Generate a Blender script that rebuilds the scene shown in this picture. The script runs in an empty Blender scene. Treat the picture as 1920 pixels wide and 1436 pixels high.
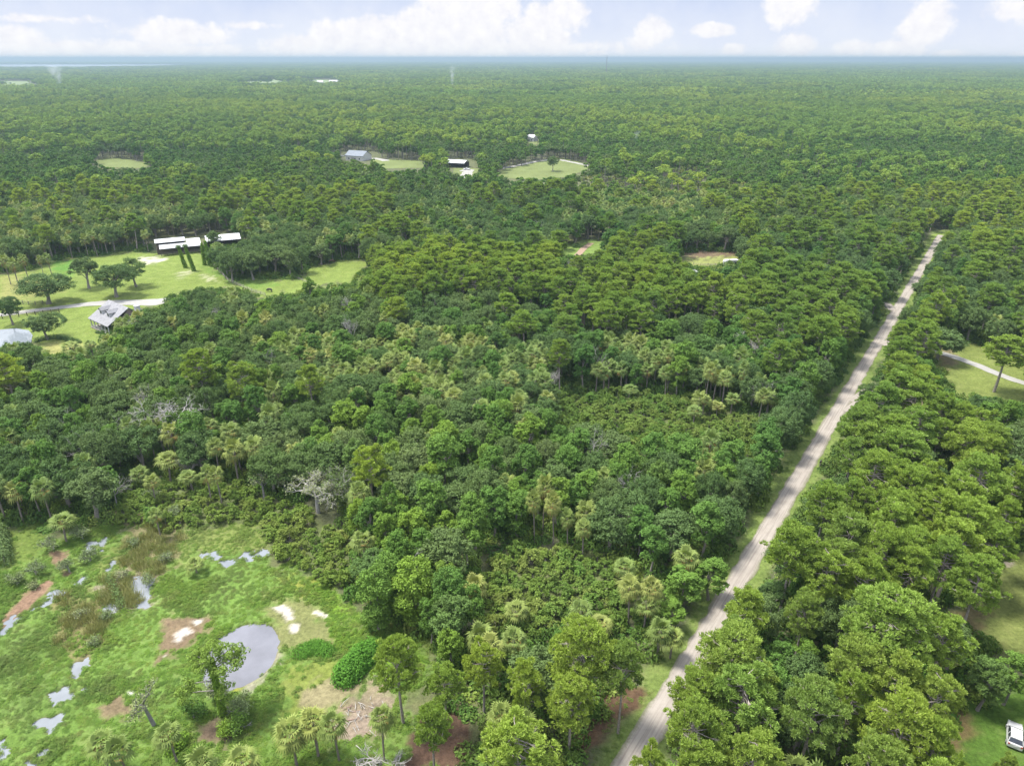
import bpy, bmesh, math, random
import numpy as np
from mathutils import Vector, Matrix

random.seed(7)
RNG = np.random.default_rng(7)
R = math.radians
SC = bpy.context.scene
COL = SC.collection

# ------------------------------------------------------------------ camera
CAM_H = 80.0
FPX = 1332.0
PITCH = math.atan(608.5 / FPX)
SP, CP = math.sin(PITCH), math.cos(PITCH)
cam_d = bpy.data.cameras.new("camera")
cam = bpy.data.objects.new("camera", cam_d)
COL.objects.link(cam)
cam.location = (0, 0, CAM_H)
cam.rotation_euler = (math.pi / 2 - PITCH, 0, 0)
cam_d.sensor_width = 36.0
cam_d.lens = 36.0 * FPX / 1920.0
cam_d.clip_start = 1.0
cam_d.clip_end = 200000.0
SC.camera = cam

# ------------------------------------------------------------------ render look
SC.view_settings.view_transform = 'Standard'
SC.view_settings.look = 'None'
SC.view_settings.gamma = 1.0
SC.view_settings.use_curve_mapping = False
SC.view_settings.exposure = 1.56
SC.cycles.max_bounces = 5
SC.cycles.diffuse_bounces = 3
SC.cycles.glossy_bounces = 2
SC.cycles.transmission_bounces = 3
SC.cycles.volume_bounces = 0
SC.cycles.transparent_max_bounces = 8
SC.cycles.use_denoising = True
SC.cycles.sample_clamp_indirect = 6.0

# ------------------------------------------------------------------ sun and sky
SUN_EL, SUN_AZ = R(66), R(-75)      # azimuth measured from +Y towards +X
sun_d = bpy.data.lights.new("sun", 'SUN')
sun_d.energy = 2.9
sun_d.angle = R(13)
sun_d.color = (1.0, 0.955, 0.88)
sun = bpy.data.objects.new("sun", sun_d)
COL.objects.link(sun)
sdir = Vector((math.sin(SUN_AZ) * math.cos(SUN_EL), math.cos(SUN_AZ) * math.cos(SUN_EL), math.sin(SUN_EL)))
sun.rotation_euler = (-sdir).to_track_quat('-Z', 'Y').to_euler()
sun.location = (0, 0, 300)

world = bpy.data.worlds.new("World")
SC.world = world
world.use_nodes = True


class NT:
    """tiny node helper"""
    def __init__(s, nt):
        s.nt = nt
        nt.nodes.clear()

    def n(s, t, **kw):
        nd = s.nt.nodes.new(t)
        for k, v in kw.items():
            setattr(nd, k, v)
        return nd

    def l(s, a, b):
        s.nt.links.new(a, b)

    def val(s, sock, v):
        if hasattr(v, 'is_linked') or isinstance(v, bpy.types.NodeSocket):
            s.l(v, sock)
        elif isinstance(v, (tuple, list)) and len(v) == 3 and sock.type == 'RGBA':
            sock.default_value = (*v, 1)
        else:
            sock.default_value = v

    def math(s, op, a, b=None, c=None, clamp=False):
        m = s.n('ShaderNodeMath', operation=op, use_clamp=clamp)
        s.val(m.inputs[0], a)
        if b is not None:
            s.val(m.inputs[1], b)
        if c is not None:
            s.val(m.inputs[2], c)
        return m.outputs[0]

    def mix(s, f, a, b, mode='MIX'):
        m = s.n('ShaderNodeMix', data_type='RGBA', blend_type=mode, clamp_factor=True)
        s.val(m.inputs[0], f)
        s.val(m.inputs[6], a)
        s.val(m.inputs[7], b)
        return m.outputs[2]

    def ramp(s, f, stops, interp='LINEAR'):
        r = s.n('ShaderNodeValToRGB')
        r.color_ramp.interpolation = interp
        el = r.color_ramp.elements
        el[0].position = stops[0][0]
        el[1].position = stops[-1][0]
        for p, c in stops[1:-1]:
            el.new(p)
        for e, (p, c) in zip(el, stops):
            e.color = (*c, 1) if len(c) == 3 else c
        s.val(r.inputs[0], f)
        return r.outputs[0]

    def maprange(s, v, a, b, c=0.0, d=1.0, smooth=False):
        m = s.n('ShaderNodeMapRange', clamp=True)
        if smooth:
            m.interpolation_type = 'SMOOTHSTEP'
        s.val(m.inputs[0], v)
        m.inputs[1].default_value = a
        m.inputs[2].default_value = b
        m.inputs[3].default_value = c
        m.inputs[4].default_value = d
        return m.outputs[0]

    def noise(s, vec, scale, detail=4.0, rough=0.55, dist=0.0):
        m = s.n('ShaderNodeTexNoise')
        if vec is not None:
            s.l(vec, m.inputs['Vector'])
        m.inputs['Scale'].default_value = scale
        m.inputs['Detail'].default_value = detail
        m.inputs['Roughness'].default_value = rough
        m.inputs['Distortion'].default_value = dist
        return m.outputs['Fac']


def build_world():
    w = NT(world.node_tree)
    out = w.n('ShaderNodeOutputWorld')
    bg = w.n('ShaderNodeBackground')
    bg2 = w.n('ShaderNodeBackground')
    add = w.n('ShaderNodeMixShader')
    sky = w.n('ShaderNodeTexSky')
    sky.sky_type = 'NISHITA'
    sky.sun_disc = False
    sky.sun_elevation = SUN_EL
    sky.sun_rotation = SUN_AZ
    sky.altitude = 50
    sky.air_density = 1.0
    sky.dust_density = 1.2
    sky.ozone_density = 1.4
    w.l(sky.outputs[0], bg.inputs[0])
    bg.inputs[1].default_value = 0.09
    tc = w.n('ShaderNodeTexCoord')
    sep = w.n('ShaderNodeSeparateXYZ')
    w.l(tc.outputs['Generated'], sep.inputs[0])
    az = w.math('ARCTAN2', sep.outputs[0], sep.outputs[1])
    el = w.math('ARCSINE', sep.outputs[2])
    comb = w.n('ShaderNodeCombineXYZ')
    w.l(az, comb.inputs[0])
    w.l(el, comb.inputs[1])
    P = comb.outputs[0]
    n1 = w.noise(P, 26, 5, 0.6)
    n2 = w.noise(P, 60, 5, 0.62)
    nn = w.math('ADD', w.math('MULTIPLY', w.math('SUBTRACT', n1, 0.5), 1.5), w.math('MULTIPLY', w.math('SUBTRACT', n2, 0.5), 0.8))
    # cumulus banks: azimuth (rad), elevation (rad), half widths, weight
    f = None
    def px(x):
        return math.atan((x - 960) / FPX * 1.0 / CP)
    def ev(y):
        return (110.0 - y) / FPX * 0.86
    blobs = [(880, 92, 330, 22, .75), (330, 96, 300, 18, .65), (1000, 60, 60, 40, .8), (820, 50, 60, 34, .8), (900, 20, 75, 45, 1.0), (860, 60, 120, 40, 1.0), (1025, 35, 48, 32, 1.0), (740, 70, 90, 32, 1.0), (1000, 75, 70, 36, .9), (650, 85, 70, 22, .8),
             (440, 70, 90, 28, .8), (360, 90, 70, 20, .6), (150, 80, 90, 24, .8), (20, 95, 60, 22, .8), (100, 98, 140, 14, .6),
             (1175, 60, 26, 30, .9), (1160, 85, 40, 22, .6), (1265, 62, 36, 16, .8), (1400, 88, 28, 24, .95), (1375, 30, 45, 40, .7), (1300, 95, 30, 16, .6),
             (1485, 95, 34, 18, .8), (1590, 62, 40, 42, .85), (1560, 95, 50, 20, .7), (1635, 105, 26, 10, .8), (1730, 40, 60, 36, .5),
             (1815, 92, 42, 34, .9), (1780, 108, 60, 12, .7), (1860, 20, 60, 30, .4), (1090, 101, 26, 8, .7), (250, 50, 160, 16, .3), (560, 55, 120, 18, .25),
             (-150, 60, 120, 40, .8), (2080, 70, 120, 40, .8)]
    for (x, y, rx, ry, wt) in blobs:
        dx = w.math('MULTIPLY', w.math('SUBTRACT', az, px(x)), 1.0 / (rx / FPX / 0.9))
        dy = w.math('MULTIPLY', w.math('SUBTRACT', el, ev(y)), 1.0 / (ry / FPX * 0.86))
        d = w.math('SUBTRACT', wt, w.math('SQRT', w.math('ADD', w.math('MULTIPLY', dx, dx), w.math('MULTIPLY', dy, dy))))
        f = d if f is None else w.math('MAXIMUM', f, d)
    dens = w.maprange(w.math('ADD', f, w.math('MULTIPLY', nn, 1.0)), -0.22, 0.24, 0, 1, True)
    # higher up: broken bright cloud deck over a pale sky
    n3 = w.noise(tc.outputs['Generated'], 3.2, 6, 0.6)
    deck = w.math('MULTIPLY', w.maprange(n3, 0.38, 0.60, 0, 1, True), w.maprange(el, 0.09, 0.35, 0, 1, True))
    veil = w.math('MULTIPLY', w.maprange(w.noise(P, 9, 4, 0.6), 0.38, 0.72), 0.42)
    sky_low = w.ramp(w.maprange(el, -0.01, 0.10), [(0, (0.93, 0.94, 0.98)), (0.25, (0.78, 0.83, 0.96)), (1, (0.50, 0.61, 0.88))])
    c_low = w.mix(veil, sky_low, (0.97, 0.98, 1.0))
    shade = w.mix(w.maprange(n2, 0.3, 0.7), (0.88, 0.88, 0.94), (1.03, 1.01, 1.01))
    c_all = w.mix(dens, c_low, shade)
    c_all = w.mix(deck, c_all, (1.0, 0.99, 0.98))
    w.val(bg2.inputs[0], c_all)
    w.l(w.math('MULTIPLY', w.maprange(el, 0.08, 0.6, 1, 3.4, True), 0.355), bg2.inputs[1])
    # near the horizon and inside clouds the bright cloud layer hides the clear sky
    w.l(w.math('MAXIMUM', deck, w.maprange(el, 0.10, 0.30, 1, 0.35, True)), add.inputs[0])
    w.l(bg.outputs[0], add.inputs[1])
    w.l(bg2.outputs[0], add.inputs[2])
    w.l(add.outputs[0], out.inputs[0])


build_world()

# ------------------------------------------------------------------ pixel <-> ground (photo measured at 1920x1436)
def G(px, py, z=0.0):
    v = (py - 718.0) / FPX
    zc = (CAM_H - z) / (SP + v * CP)
    return (zc * (px - 960.0) / FPX, zc * (CP - v * SP), z)


def PX(x, y, z=0.0):
    """world -> photo pixel, arrays allowed"""
    dz = CAM_H - z
    zc = y * CP + dz * SP
    v = (dz * CP - y * SP) / zc
    return 960.0 + FPX * x / zc, 718.0 + FPX * v, zc


def inpoly(px, py, poly):
    px, py = np.asarray(px, float), np.asarray(py, float)
    inside = np.zeros(px.shape, bool)
    n = len(poly)
    j = n - 1
    for i in range(n):
        xi, yi = poly[i]
        xj, yj = poly[j]
        c = ((yi > py) != (yj > py)) & (px < (xj - xi) * (py - yi) / ((yj - yi) if yj != yi else 1e-9) + xi)
        inside ^= c
        j = i
    return inside


def polydist(px, py, poly):
    """signed distance in pixels, positive inside"""
    px, py = np.asarray(px, float), np.asarray(py, float)
    d = np.full(px.shape, 1e9)
    n = len(poly)
    for i in range(n):
        x1, y1 = poly[i]
        x2, y2 = poly[(i + 1) % n]
        ex, ey = x2 - x1, y2 - y1
        L = ex * ex + ey * ey + 1e-9
        t = np.clip(((px - x1) * ex + (py - y1) * ey) / L, 0, 1)
        d = np.minimum(d, np.hypot(px - x1 - t * ex, py - y1 - t * ey))
    return np.where(inpoly(px, py, poly), d, -d)


def _h(ix, iy, seed):
    n = (ix.astype(np.int64) * 374761393 + iy.astype(np.int64) * 668265263 + seed * 974711) & 0x7fffffff
    n = ((n ^ (n >> 13)) * 1274126177) & 0x7fffffff
    return ((n ^ (n >> 16)) & 0xffff) / 65535.0


def vnoise(x, y, seed=0):
    x, y = np.asarray(x, float), np.asarray(y, float)
    ix, iy = np.floor(x), np.floor(y)
    fx, fy = x - ix, y - iy
    fx = fx * fx * (3 - 2 * fx)
    fy = fy * fy * (3 - 2 * fy)
    a, b = _h(ix, iy, seed), _h(ix + 1, iy, seed)
    c, d = _h(ix, iy + 1, seed), _h(ix + 1, iy + 1, seed)
    return (a * (1 - fx) + b * fx) * (1 - fy) + (c * (1 - fx) + d * fx) * fy


def fbm(x, y, seed=0, oct=4):
    s, a, t = 0, 0.5, 0
    for k in range(oct):
        s = s + a * vnoise(x * 2 ** k, y * 2 ** k, seed + k * 17)
        t += a
        a *= 0.5
    return s / t


# ------------------------------------------------------------------ mesh helpers
def mesh_np(name, V, quads=None, tris=None, mats=(), attrs=None, smooth=False, midx=None):
    me = bpy.data.meshes.new(name)
    V = np.asarray(V, np.float32).reshape(-1, 3)
    q = np.asarray(quads, np.int32).reshape(-1, 4) if quads is not None and len(quads) else np.zeros((0, 4), np.int32)
    t = np.asarray(tris, np.int32).reshape(-1, 3) if tris is not None and len(tris) else np.zeros((0, 3), np.int32)
    me.vertices.add(len(V))
    me.vertices.foreach_set('co', V.ravel())
    loops = np.concatenate([q.ravel(), t.ravel()])
    me.loops.add(len(loops))
    me.loops.foreach_set('vertex_index', loops)
    npol = len(q) + len(t)
    me.polygons.add(npol)
    starts = np.concatenate([np.arange(len(q)) * 4, len(q) * 4 + np.arange(len(t)) * 3]).astype(np.int32)
    me.polygons.foreach_set('loop_start', starts)
    if midx is not None:
        me.polygons.foreach_set('material_index', np.asarray(midx, np.int32))
    me.polygons.foreach_set('use_smooth', np.full(npol, smooth))
    for m in mats:
        me.materials.append(m)
    if attrs:
        for k, a in attrs.items():
            a = np.asarray(a, np.float32)
            if a.ndim == 1:
                at = me.attributes.new(k, 'FLOAT', 'POINT')
                at.data.foreach_set('value', a)
            else:
                at = me.attributes.new(k, 'FLOAT_COLOR', 'POINT')
                aa = np.ones((len(a), 4), np.float32)
                aa[:, :3] = a
                at.data.foreach_set('color', aa.ravel())
    me.update(calc_edges=True)
    return me


class Geo:
    """collects plain geometry (quads, tris)"""
    def __init__(s):
        s.V, s.Q, s.T, s.n, s.S = [], [], [], 0, []

    def add(s, V, Q=None, T=None, shade=0.5):
        V = np.asarray(V, float).reshape(-1, 3)
        if Q is not None and len(Q):
            s.Q.append(np.asarray(Q, int).reshape(-1, 4) + s.n)
        if T is not None and len(T):
            s.T.append(np.asarray(T, int).reshape(-1, 3) + s.n)
        s.V.append(V)
        s.S.append(np.broadcast_to(np.asarray(shade, float), (len(V),)))
        s.n += len(V)
        return s

    def tube(s, pts, rad, sides=6, shade=0.5):
        pts = np.asarray(pts, float)
        n = len(pts)
        d = np.gradient(pts, axis=0)
        d /= np.linalg.norm(d, axis=1)[:, None] + 1e-9
        up = np.where(np.abs(d[:, 2:3]) > 0.9, np.array([[1.0, 0, 0]]), np.array([[0, 0, 1.0]]))
        a = np.cross(d, up)
        a /= np.linalg.norm(a, axis=1)[:, None] + 1e-9
        b = np.cross(d, a)
        ang = np.arange(sides) / sides * 2 * np.pi
        ring = a[:, None, :] * np.cos(ang)[None, :, None] + b[:, None, :] * np.sin(ang)[None, :, None]
        V = pts[:, None, :] + ring * np.asarray(rad, float)[:, None, None]
        i = np.arange(n - 1)[:, None] * sides
        k = np.arange(sides)[None, :]
        k2 = (k + 1) % sides
        Q = np.stack([i + k, i + k2, i + sides + k2, i + sides + k], -1).reshape(-1, 4)
        s.add(V.reshape(-1, 3), Q, shade=shade)
        return s

    def box(s, x0, x1, y0, y1, z0, z1, shade=0.5):
        V = [(x, y, z) for z in (z0, z1) for y in (y0, y1) for x in (x0, x1)]
        Q = [(0, 2, 3, 1), (4, 5, 7, 6), (0, 1, 5, 4), (2, 6, 7, 3), (0, 4, 6, 2), (1, 3, 7, 5)]
        return s.add(V, Q, shade=shade)

    def mesh(s, name, *mats, smooth=False):
        return mesh_np(name, np.concatenate(s.V), np.concatenate(s.Q) if s.Q else None, np.concatenate(s.T) if s.T else None,
                       mats, {'shade': np.concatenate(s.S)}, smooth)


def obj(name, me, parent=None, loc=None, rot=None, scale=None):
    o = bpy.data.objects.new(name, me)
    COL.objects.link(o)
    if parent:
        o.parent = parent
    if loc is not None:
        o.location = loc
    if rot is not None:
        o.rotation_euler = rot
    if scale is not None:
        o.scale = scale
    return o


def tag(o, label=None, cat=None, group=None, kind=None):
    if label:
        o['label'] = label
    if cat:
        o['category'] = cat
    if group:
        o['group'] = group
    if kind:
        o['kind'] = kind
    return o


def empty(name, loc, rz=0.0):
    o = bpy.data.objects.new(name, None)
    COL.objects.link(o)
    o.location = loc
    o.rotation_euler = (0, 0, rz)
    o.empty_display_size = 1
    return o


# ------------------------------------------------------------------ materials
def pmat(name, col, rough=0.8, spec=0.3, noise_amt=0.25, nscale=1.5, metal=0.0, bump=0.0, col2=None):
    m = bpy.data.materials.new(name)
    m.use_nodes = True
    w = NT(m.node_tree)
    out = w.n('ShaderNodeOutputMaterial')
    b = w.n('ShaderNodeBsdfPrincipled')
    tc = w.n('ShaderNodeTexCoord')
    nz = w.noise(tc.outputs['Object'], nscale, 6, 0.65)
    c2 = col2 or tuple(c * (1 - noise_amt) for c in col)
    c1 = tuple(min(1, c * (1 + noise_amt * 0.6)) for c in col)
    w.val(b.inputs['Base Color'], w.mix(w.maprange(nz, 0.3, 0.7), c1, c2))
    b.inputs['Roughness'].default_value = rough
    b.inputs['Specular IOR Level'].default_value = spec
    b.inputs['Metallic'].default_value = metal
    if bump:
        bp = w.n('ShaderNodeBump')
        bp.inputs['Strength'].default_value = 0.6
        bp.inputs['Distance'].default_value = bump
        w.l(nz, bp.inputs['Height'])
        w.l(bp.outputs[0], b.inputs['Normal'])
    w.l(b.outputs[0], out.inputs[0])
    return m


def leafmat(name, stops, trans=0.3, zone=0.35, zone_col=(0.10, 0.14, 0.035), gloss=0.15, shade_lo=0.62, shade_hi=1.42, rough=0.6, fine=0.0, fine_col=(.13, .12, .055)):
    """foliage: hue picked per tree, slow change across the ground, leaf to leaf variation"""
    m = bpy.data.materials.new(name)
    m.use_nodes = True
    w = NT(m.node_tree)
    out = w.n('ShaderNodeOutputMaterial')
    oi = w.n('ShaderNodeObjectInfo')
    tone = lambda c: (c[0] * 1.30, c[1] * 1.42, c[2] * .92)
    stops = [(p, tone(c)) for p, c in stops]
    zone_col = tone(zone_col)
    base = w.ramp(oi.outputs['Random'], stops)
    geo = w.n('ShaderNodeNewGeometry')
    zn = w.noise(geo.outputs['Position'], 0.022, 3, 0.5)
    base = w.mix(w.math('MULTIPLY', w.maprange(zn, 0.42, 0.68), zone), base, zone_col)
    if fine:
        fz = w.noise(geo.outputs['Position'], .22, 4, .65)
        fz2 = w.noise(geo.outputs['Position'], .09, 3, .6)
        base = w.mix(w.math('MULTIPLY', w.maprange(fz, .48, .66), fine), base, fine_col)
        base = w.mix(w.math('MULTIPLY', w.maprange(fz2, .48, .62), fine * .8), base, (.056, .088, .030))
    if zone:
        st = w.noise(geo.outputs['Position'], .0042, 4, .6)
        st2 = w.noise(geo.outputs['Position'], .0011, 3, .6)
        base = w.mix(w.math('MULTIPLY', w.maprange(st, .42, .58), .6), base, tuple(c * k for c, k in zip(zone_col, (.62, .80, .95))))
        base = w.mix(w.math('MULTIPLY', w.maprange(st2, .46, .58), .5), base, tuple(c * k for c, k in zip(zone_col, (1.15, 1.2, 1.1))))
    at = w.n('ShaderNodeAttribute', attribute_name='shade')
    sh = w.maprange(at.outputs['Fac'], 0, 1, shade_lo, shade_hi)
    sc = w.n('ShaderNodeVectorMath', operation='SCALE')
    w.l(base, sc.inputs[0])
    w.l(sh, sc.inputs['Scale'])
    col = sc.outputs[0]
    b = w.n('ShaderNodeBsdfPrincipled')
    w.l(col, b.inputs['Base Color'])
    b.inputs['Roughness'].default_value = rough
    b.inputs['Specular IOR Level'].default_value = gloss * .5
    t = w.n('ShaderNodeBsdfTranslucent')
    yel = w.mix(1.0, col, (1.0, 1.0, 0.45), 'MULTIPLY')
    w.l(yel, t.inputs[0])
    mx = w.n('ShaderNodeMixShader')
    mx.inputs[0].default_value = trans
    w.l(b.outputs[0], mx.inputs[1])
    w.l(t.outputs[0], mx.inputs[2])
    w.l(mx.outputs[0], out.inputs[0])
    return m


M = {}
M['oak'] = leafmat('oak_leaves', [(0, (.066, .102, .048)), (.3, (.080, .116, .056)), (.6, (.092, .124, .062)), (.85, (.110, .136, .076)), (1, (.062, .104, .040))], zone_col=(.086, .116, .054))
M['hard'] = leafmat('hardwood_leaves', [(0, (.070, .122, .038)), (.25, (.084, .142, .040)), (.5, (.098, .155, .043)), (.75, (.120, .178, .040)), (.92, (.142, .195, .040)), (1, (.075, .112, .046))], zone_col=(.075, .130, .045), gloss=.2)
M['pine'] = leafmat('pine_needles', [(0, (.170, .225, .065)), (.35, (.210, .259, .067)), (.75, (.251, .283, .071)), (1, (.174, .219, .081))], zone=0.3, zone_col=(.132, .188, .065), trans=.35, shade_lo=.5, shade_hi=1.5)
M['palm'] = leafmat('palm_fronds', [(0, (.096, .122, .046)), (.5, (.120, .142, .054)), (.85, (.150, .158, .060)), (1, (.185, .172, .075))], zone=0.3, zone_col=(.125, .145, .055), trans=.2, gloss=.3)
M['deadfrond'] = leafmat('dead_fronds', [(0, (.20, .12, .06)), (1, (.27, .18, .10))], zone=0, trans=.1, gloss=.1)
M['shrub'] = leafmat('shrub_leaves', [(0, (.085, .130, .040)), (.3, (.115, .160, .045)), (.6, (.135, .172, .052)), (.85, (.155, .172, .065)), (1, (.085, .150, .040))], zone_col=(.125, .155, .050))
M['weed'] = leafmat('weed_leaves', [(0, (.078, .134, .030)), (.4, (.096, .160, .032)), (.75, (.112, .164, .036)), (1, (.116, .146, .044))], zone=0.6, zone_col=(.105, .125, .050), trans=.4, fine=.45, shade_lo=.75, shade_hi=1.25)
M['vine'] = leafmat('vine_leaves', [(0, (.075, .165, .034)), (1, (.088, .178, .034))], zone=0, trans=.35, shade_lo=.6, shade_hi=1.3)
M['climb'] = leafmat('climber_leaves', [(0, (.10, .165, .03)), (1, (.12, .18, .035))], zone=0, trans=.35)
M['reed'] = leafmat('reed_stalks', [(0, (.13, .145, .07)), (.5, (.165, .15, .085)), (1, (.22, .19, .13))], zone=0.2, zone_col=(.2, .2, .09), trans=.15, gloss=.1)
M['pond_tree'] = leafmat('cypress_leaves', [(0, (.11, .16, .045)), (1, (.13, .175, .05))], zone=0, trans=.35)
M['under'] = leafmat('undergrowth_leaves', [(0, (.055, .105, .032)), (.5, (.080, .135, .038)), (1, (.105, .145, .048))], zone_col=(.07, .09, .04))
M['bark'] = pmat('bark', (.22, .20, .175), .9, .15, .4, 3.0, bump=.02)
M['pbark'] = pmat('pine_bark', (.29, .255, .225), .9, .15, .45, 2.5, bump=.02)
M['palmbark'] = pmat('palm_bark', (.20, .175, .15), .9, .15, .35, 4.0, bump=.02)
M['dead'] = pmat('bleached_wood', (.33, .315, .295), .85, .15, .35, 2.0)
M['deadred'] = pmat('weathered_pine_wood', (.27, .18, .15), .85, .15, .3, 2.0)
M['deadtwig'] = pmat('lichen_grey_twigs', (.23, .22, .21), .9, .1, .35, 2.0)

# ------------------------------------------------------------------ foliage geometry
def unit(v):
    return v / (np.linalg.norm(v, axis=-1, keepdims=True) + 1e-9)


def rand_dirs(n, rng, zmin=-1.0, zmax=1.0):
    z = rng.uniform(zmin, zmax, n)
    a = rng.uniform(0, 2 * np.pi, n)
    r = np.sqrt(np.clip(1 - z * z, 0, 1))
    return np.stack([r * np.cos(a), r * np.sin(a), z], 1)


def cards(C, N, L, W, rng, shade=None):
    """kite shaped leaf sprays, one quad each"""
    n = len(C)
    N = unit(N)
    t = unit(np.cross(N, rand_dirs(n, rng)))
    b = np.cross(N, t)
    L = np.broadcast_to(L, (n,))[:, None] * rng.uniform(.7, 1.3, (n, 1))
    W = np.broadcast_to(W, (n,))[:, None] * rng.uniform(.7, 1.3, (n, 1))
    p0 = C - t * L * .5
    p1 = C + b * W * .5 + N * W * .12
    p2 = C + t * L * .5 - N * L * .12
    p3 = C - b * W * .5 + N * W * .12
    V = np.stack([p0, p1, p2, p3], 1).reshape(-1, 3)
    Q = np.arange(n * 4).reshape(-1, 4)
    s = rng.uniform(0, 1, n) if shade is None else shade
    return V, Q, np.repeat(s, 4)


def crown_lobes(kind, Rr, Hc, rng, lobes):
    """lobe centres (relative to crown centre) and radii"""
    d = rand_dirs(lobes, rng, -.62, 1.0)
    if kind == 'oak':
        c = d * np.array([Rr, Rr, Hc * .5]) * rng.uniform(.55, .78, (lobes, 1))
        r = Rr * rng.uniform(.22, .44, lobes)
    elif kind == 'column':
        z = rng.uniform(-.95, .9, lobes)
        a = rng.uniform(0, 2 * np.pi, lobes)
        prof = np.sqrt(np.clip(1 - np.abs(z) ** 2.6, 0.05, 1))
        c = np.stack([np.cos(a) * prof * Rr * .55, np.sin(a) * prof * Rr * .55, z * Hc * .46], 1)
        r = Rr * rng.uniform(.32, .5, lobes)
    else:
        z = rng.uniform(-.8, .95, lobes)
        a = rng.uniform(0, 2 * np.pi, lobes)
        prof = np.sqrt(np.clip(1 - np.abs(z) ** 2.0, 0.03, 1)) * np.where(z > 0, 1 - .25 * z, 1)
        rr = rng.uniform(.45, .75, lobes)
        c = np.stack([np.cos(a) * prof * Rr * rr, np.sin(a) * prof * Rr * rr, z * Hc * .46], 1)
        r = Rr * rng.uniform(.17, .38, lobes)
    return c, r


def foliage(kind, Rr, Hc, seed, lobes, subs, per, leaf, flat=0.8, skip=.72):
    rng = np.random.default_rng(seed)
    c, r = crown_lobes(kind, Rr, Hc, rng, lobes)
    V, Q, S, n0 = [], [], [], 0
    for i in range(lobes):
        lob_shade = rng.uniform(-.12, .12)
        sd = rand_dirs(subs, rng, -.55, 1.0)
        sc = c[i] + sd * r[i] * np.array([1, 1, flat]) * rng.uniform(.62, .95, (subs, 1))
        sr = r[i] * rng.uniform(.26, .44, subs)
        for j in range(subs):
            # drop sprays buried inside the other lobes
            dd = np.linalg.norm(sc[j] - c, axis=1) / r
            dd[i] = 9
            if dd.min() < skip * .8:
                continue
            ld = rand_dirs(per, rng, -.6, 1.0)
            C = sc[j] + ld * sr[j] * rng.uniform(.45, 1.12, (per, 1)) ** np.where(rng.random((per, 1)) < .15, -1, 1) * np.array([1, 1, .85])
            N = ld + .7 * rand_dirs(per, rng) + np.array([0, 0, .45])
            sh = np.clip(rng.normal(.5 + lob_shade + rng.uniform(-.1, .1), .17, per), 0, 1)
            v, q, s = cards(C, N, leaf, leaf * .62, rng, sh)
            V.append(v); Q.append(q + n0); S.append(s)
            n0 += len(v)
    return np.concatenate(V), np.concatenate(Q), np.concatenate(S), c, r


def limb_geo(H, crown_z, c, r, rng, trunk_r, lean=0.0, take=10, sides=6, split=.42):
    g = Geo()
    top = np.array([lean * H, rng.uniform(-.5, .5), crown_z])
    k = 6
    t = np.linspace(0, 1, k)[:, None]
    pts = top * t + np.array([[0, 0, 0]]) + np.stack([np.sin(t[:, 0] * 3) * .25, np.cos(t[:, 0] * 4) * .2 - .2, t[:, 0] * 0], 1)
    rad = trunk_r * (1.25 - .75 * t[:, 0])
    rad[0] *= 1.35
    g.tube(pts, rad, sides)
    idx = rng.permutation(len(c))[:take]
    for i in idx:
        s = rng.uniform(split, .95)
        p0 = pts[0] + (pts[-1] - pts[0]) * s
        p1 = np.array([0, 0, crown_z]) * 1.0 + c[i] + np.array([lean * H, 0, 0])
        mid = (p0 + p1) / 2 + rng.uniform(-.4, .4, 3) + np.array([0, 0, -.3])
        q = np.array([p0, (p0 + mid) / 2 + rng.uniform(-.15, .15, 3), mid, p1])
        g.tube(q, [trunk_r * .45, trunk_r * .34, trunk_r * .24, trunk_r * .08], 5)
    return g


def make_broadleaf(kind, Rr, Hc, H, seed, mat, lobes=18, subs=13, per=30, leaf=.5, trunk=.32, bark='bark', lean=0.0):
    V, Q, S, c, r = foliage(kind, Rr, Hc, seed, lobes, subs, per, leaf)
    cz = H - Hc * .5
    V = V + np.array([lean * H, 0, cz])
    crown = mesh_np(kind + '_crown', V, Q, None, [mat], {'shade': S})
    g = limb_geo(H, cz, c, r, np.random.default_rng(seed + 5), trunk, lean)
    return dict(crown=crown, trunk=g.mesh(kind + '_trunk', M[bark], smooth=True), R=Rr, H=H)


def tufts(C, D, n_needle, L, rng, w=.05):
    """bottle-brush tufts: thin triangles fanning round direction D"""
    n = len(C)
    dirs = rand_dirs(n * n_needle, rng, -.55, 1.0).reshape(n, n_needle, 3)
    dirs = unit(dirs + D[:, None, :] * .8)
    Ls = L * rng.uniform(.75, 1.2, (n, n_needle, 1))
    side = unit(np.cross(dirs, rand_dirs(n * n_needle, rng).reshape(n, n_needle, 3)))
    p0 = C[:, None, :] - side * w * Ls / L
    p1 = C[:, None, :] + side * w * Ls / L
    p2 = C[:, None, :] + dirs * Ls + side * w * .8
    p3 = C[:, None, :] + dirs * Ls - side * w * .8
    V = np.stack([p0, p1, p2, p3], 2).reshape(-1, 3)
    Q = np.arange(len(V)).reshape(-1, 4)
    base = rng.normal(.5, .13, (n, 1, 1))
    S = np.clip(np.broadcast_to(base, (n, n_needle, 4)) + rng.normal(0, .10, (n, n_needle, 1)), 0, 1).reshape(-1)
    return V, Q, S


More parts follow.
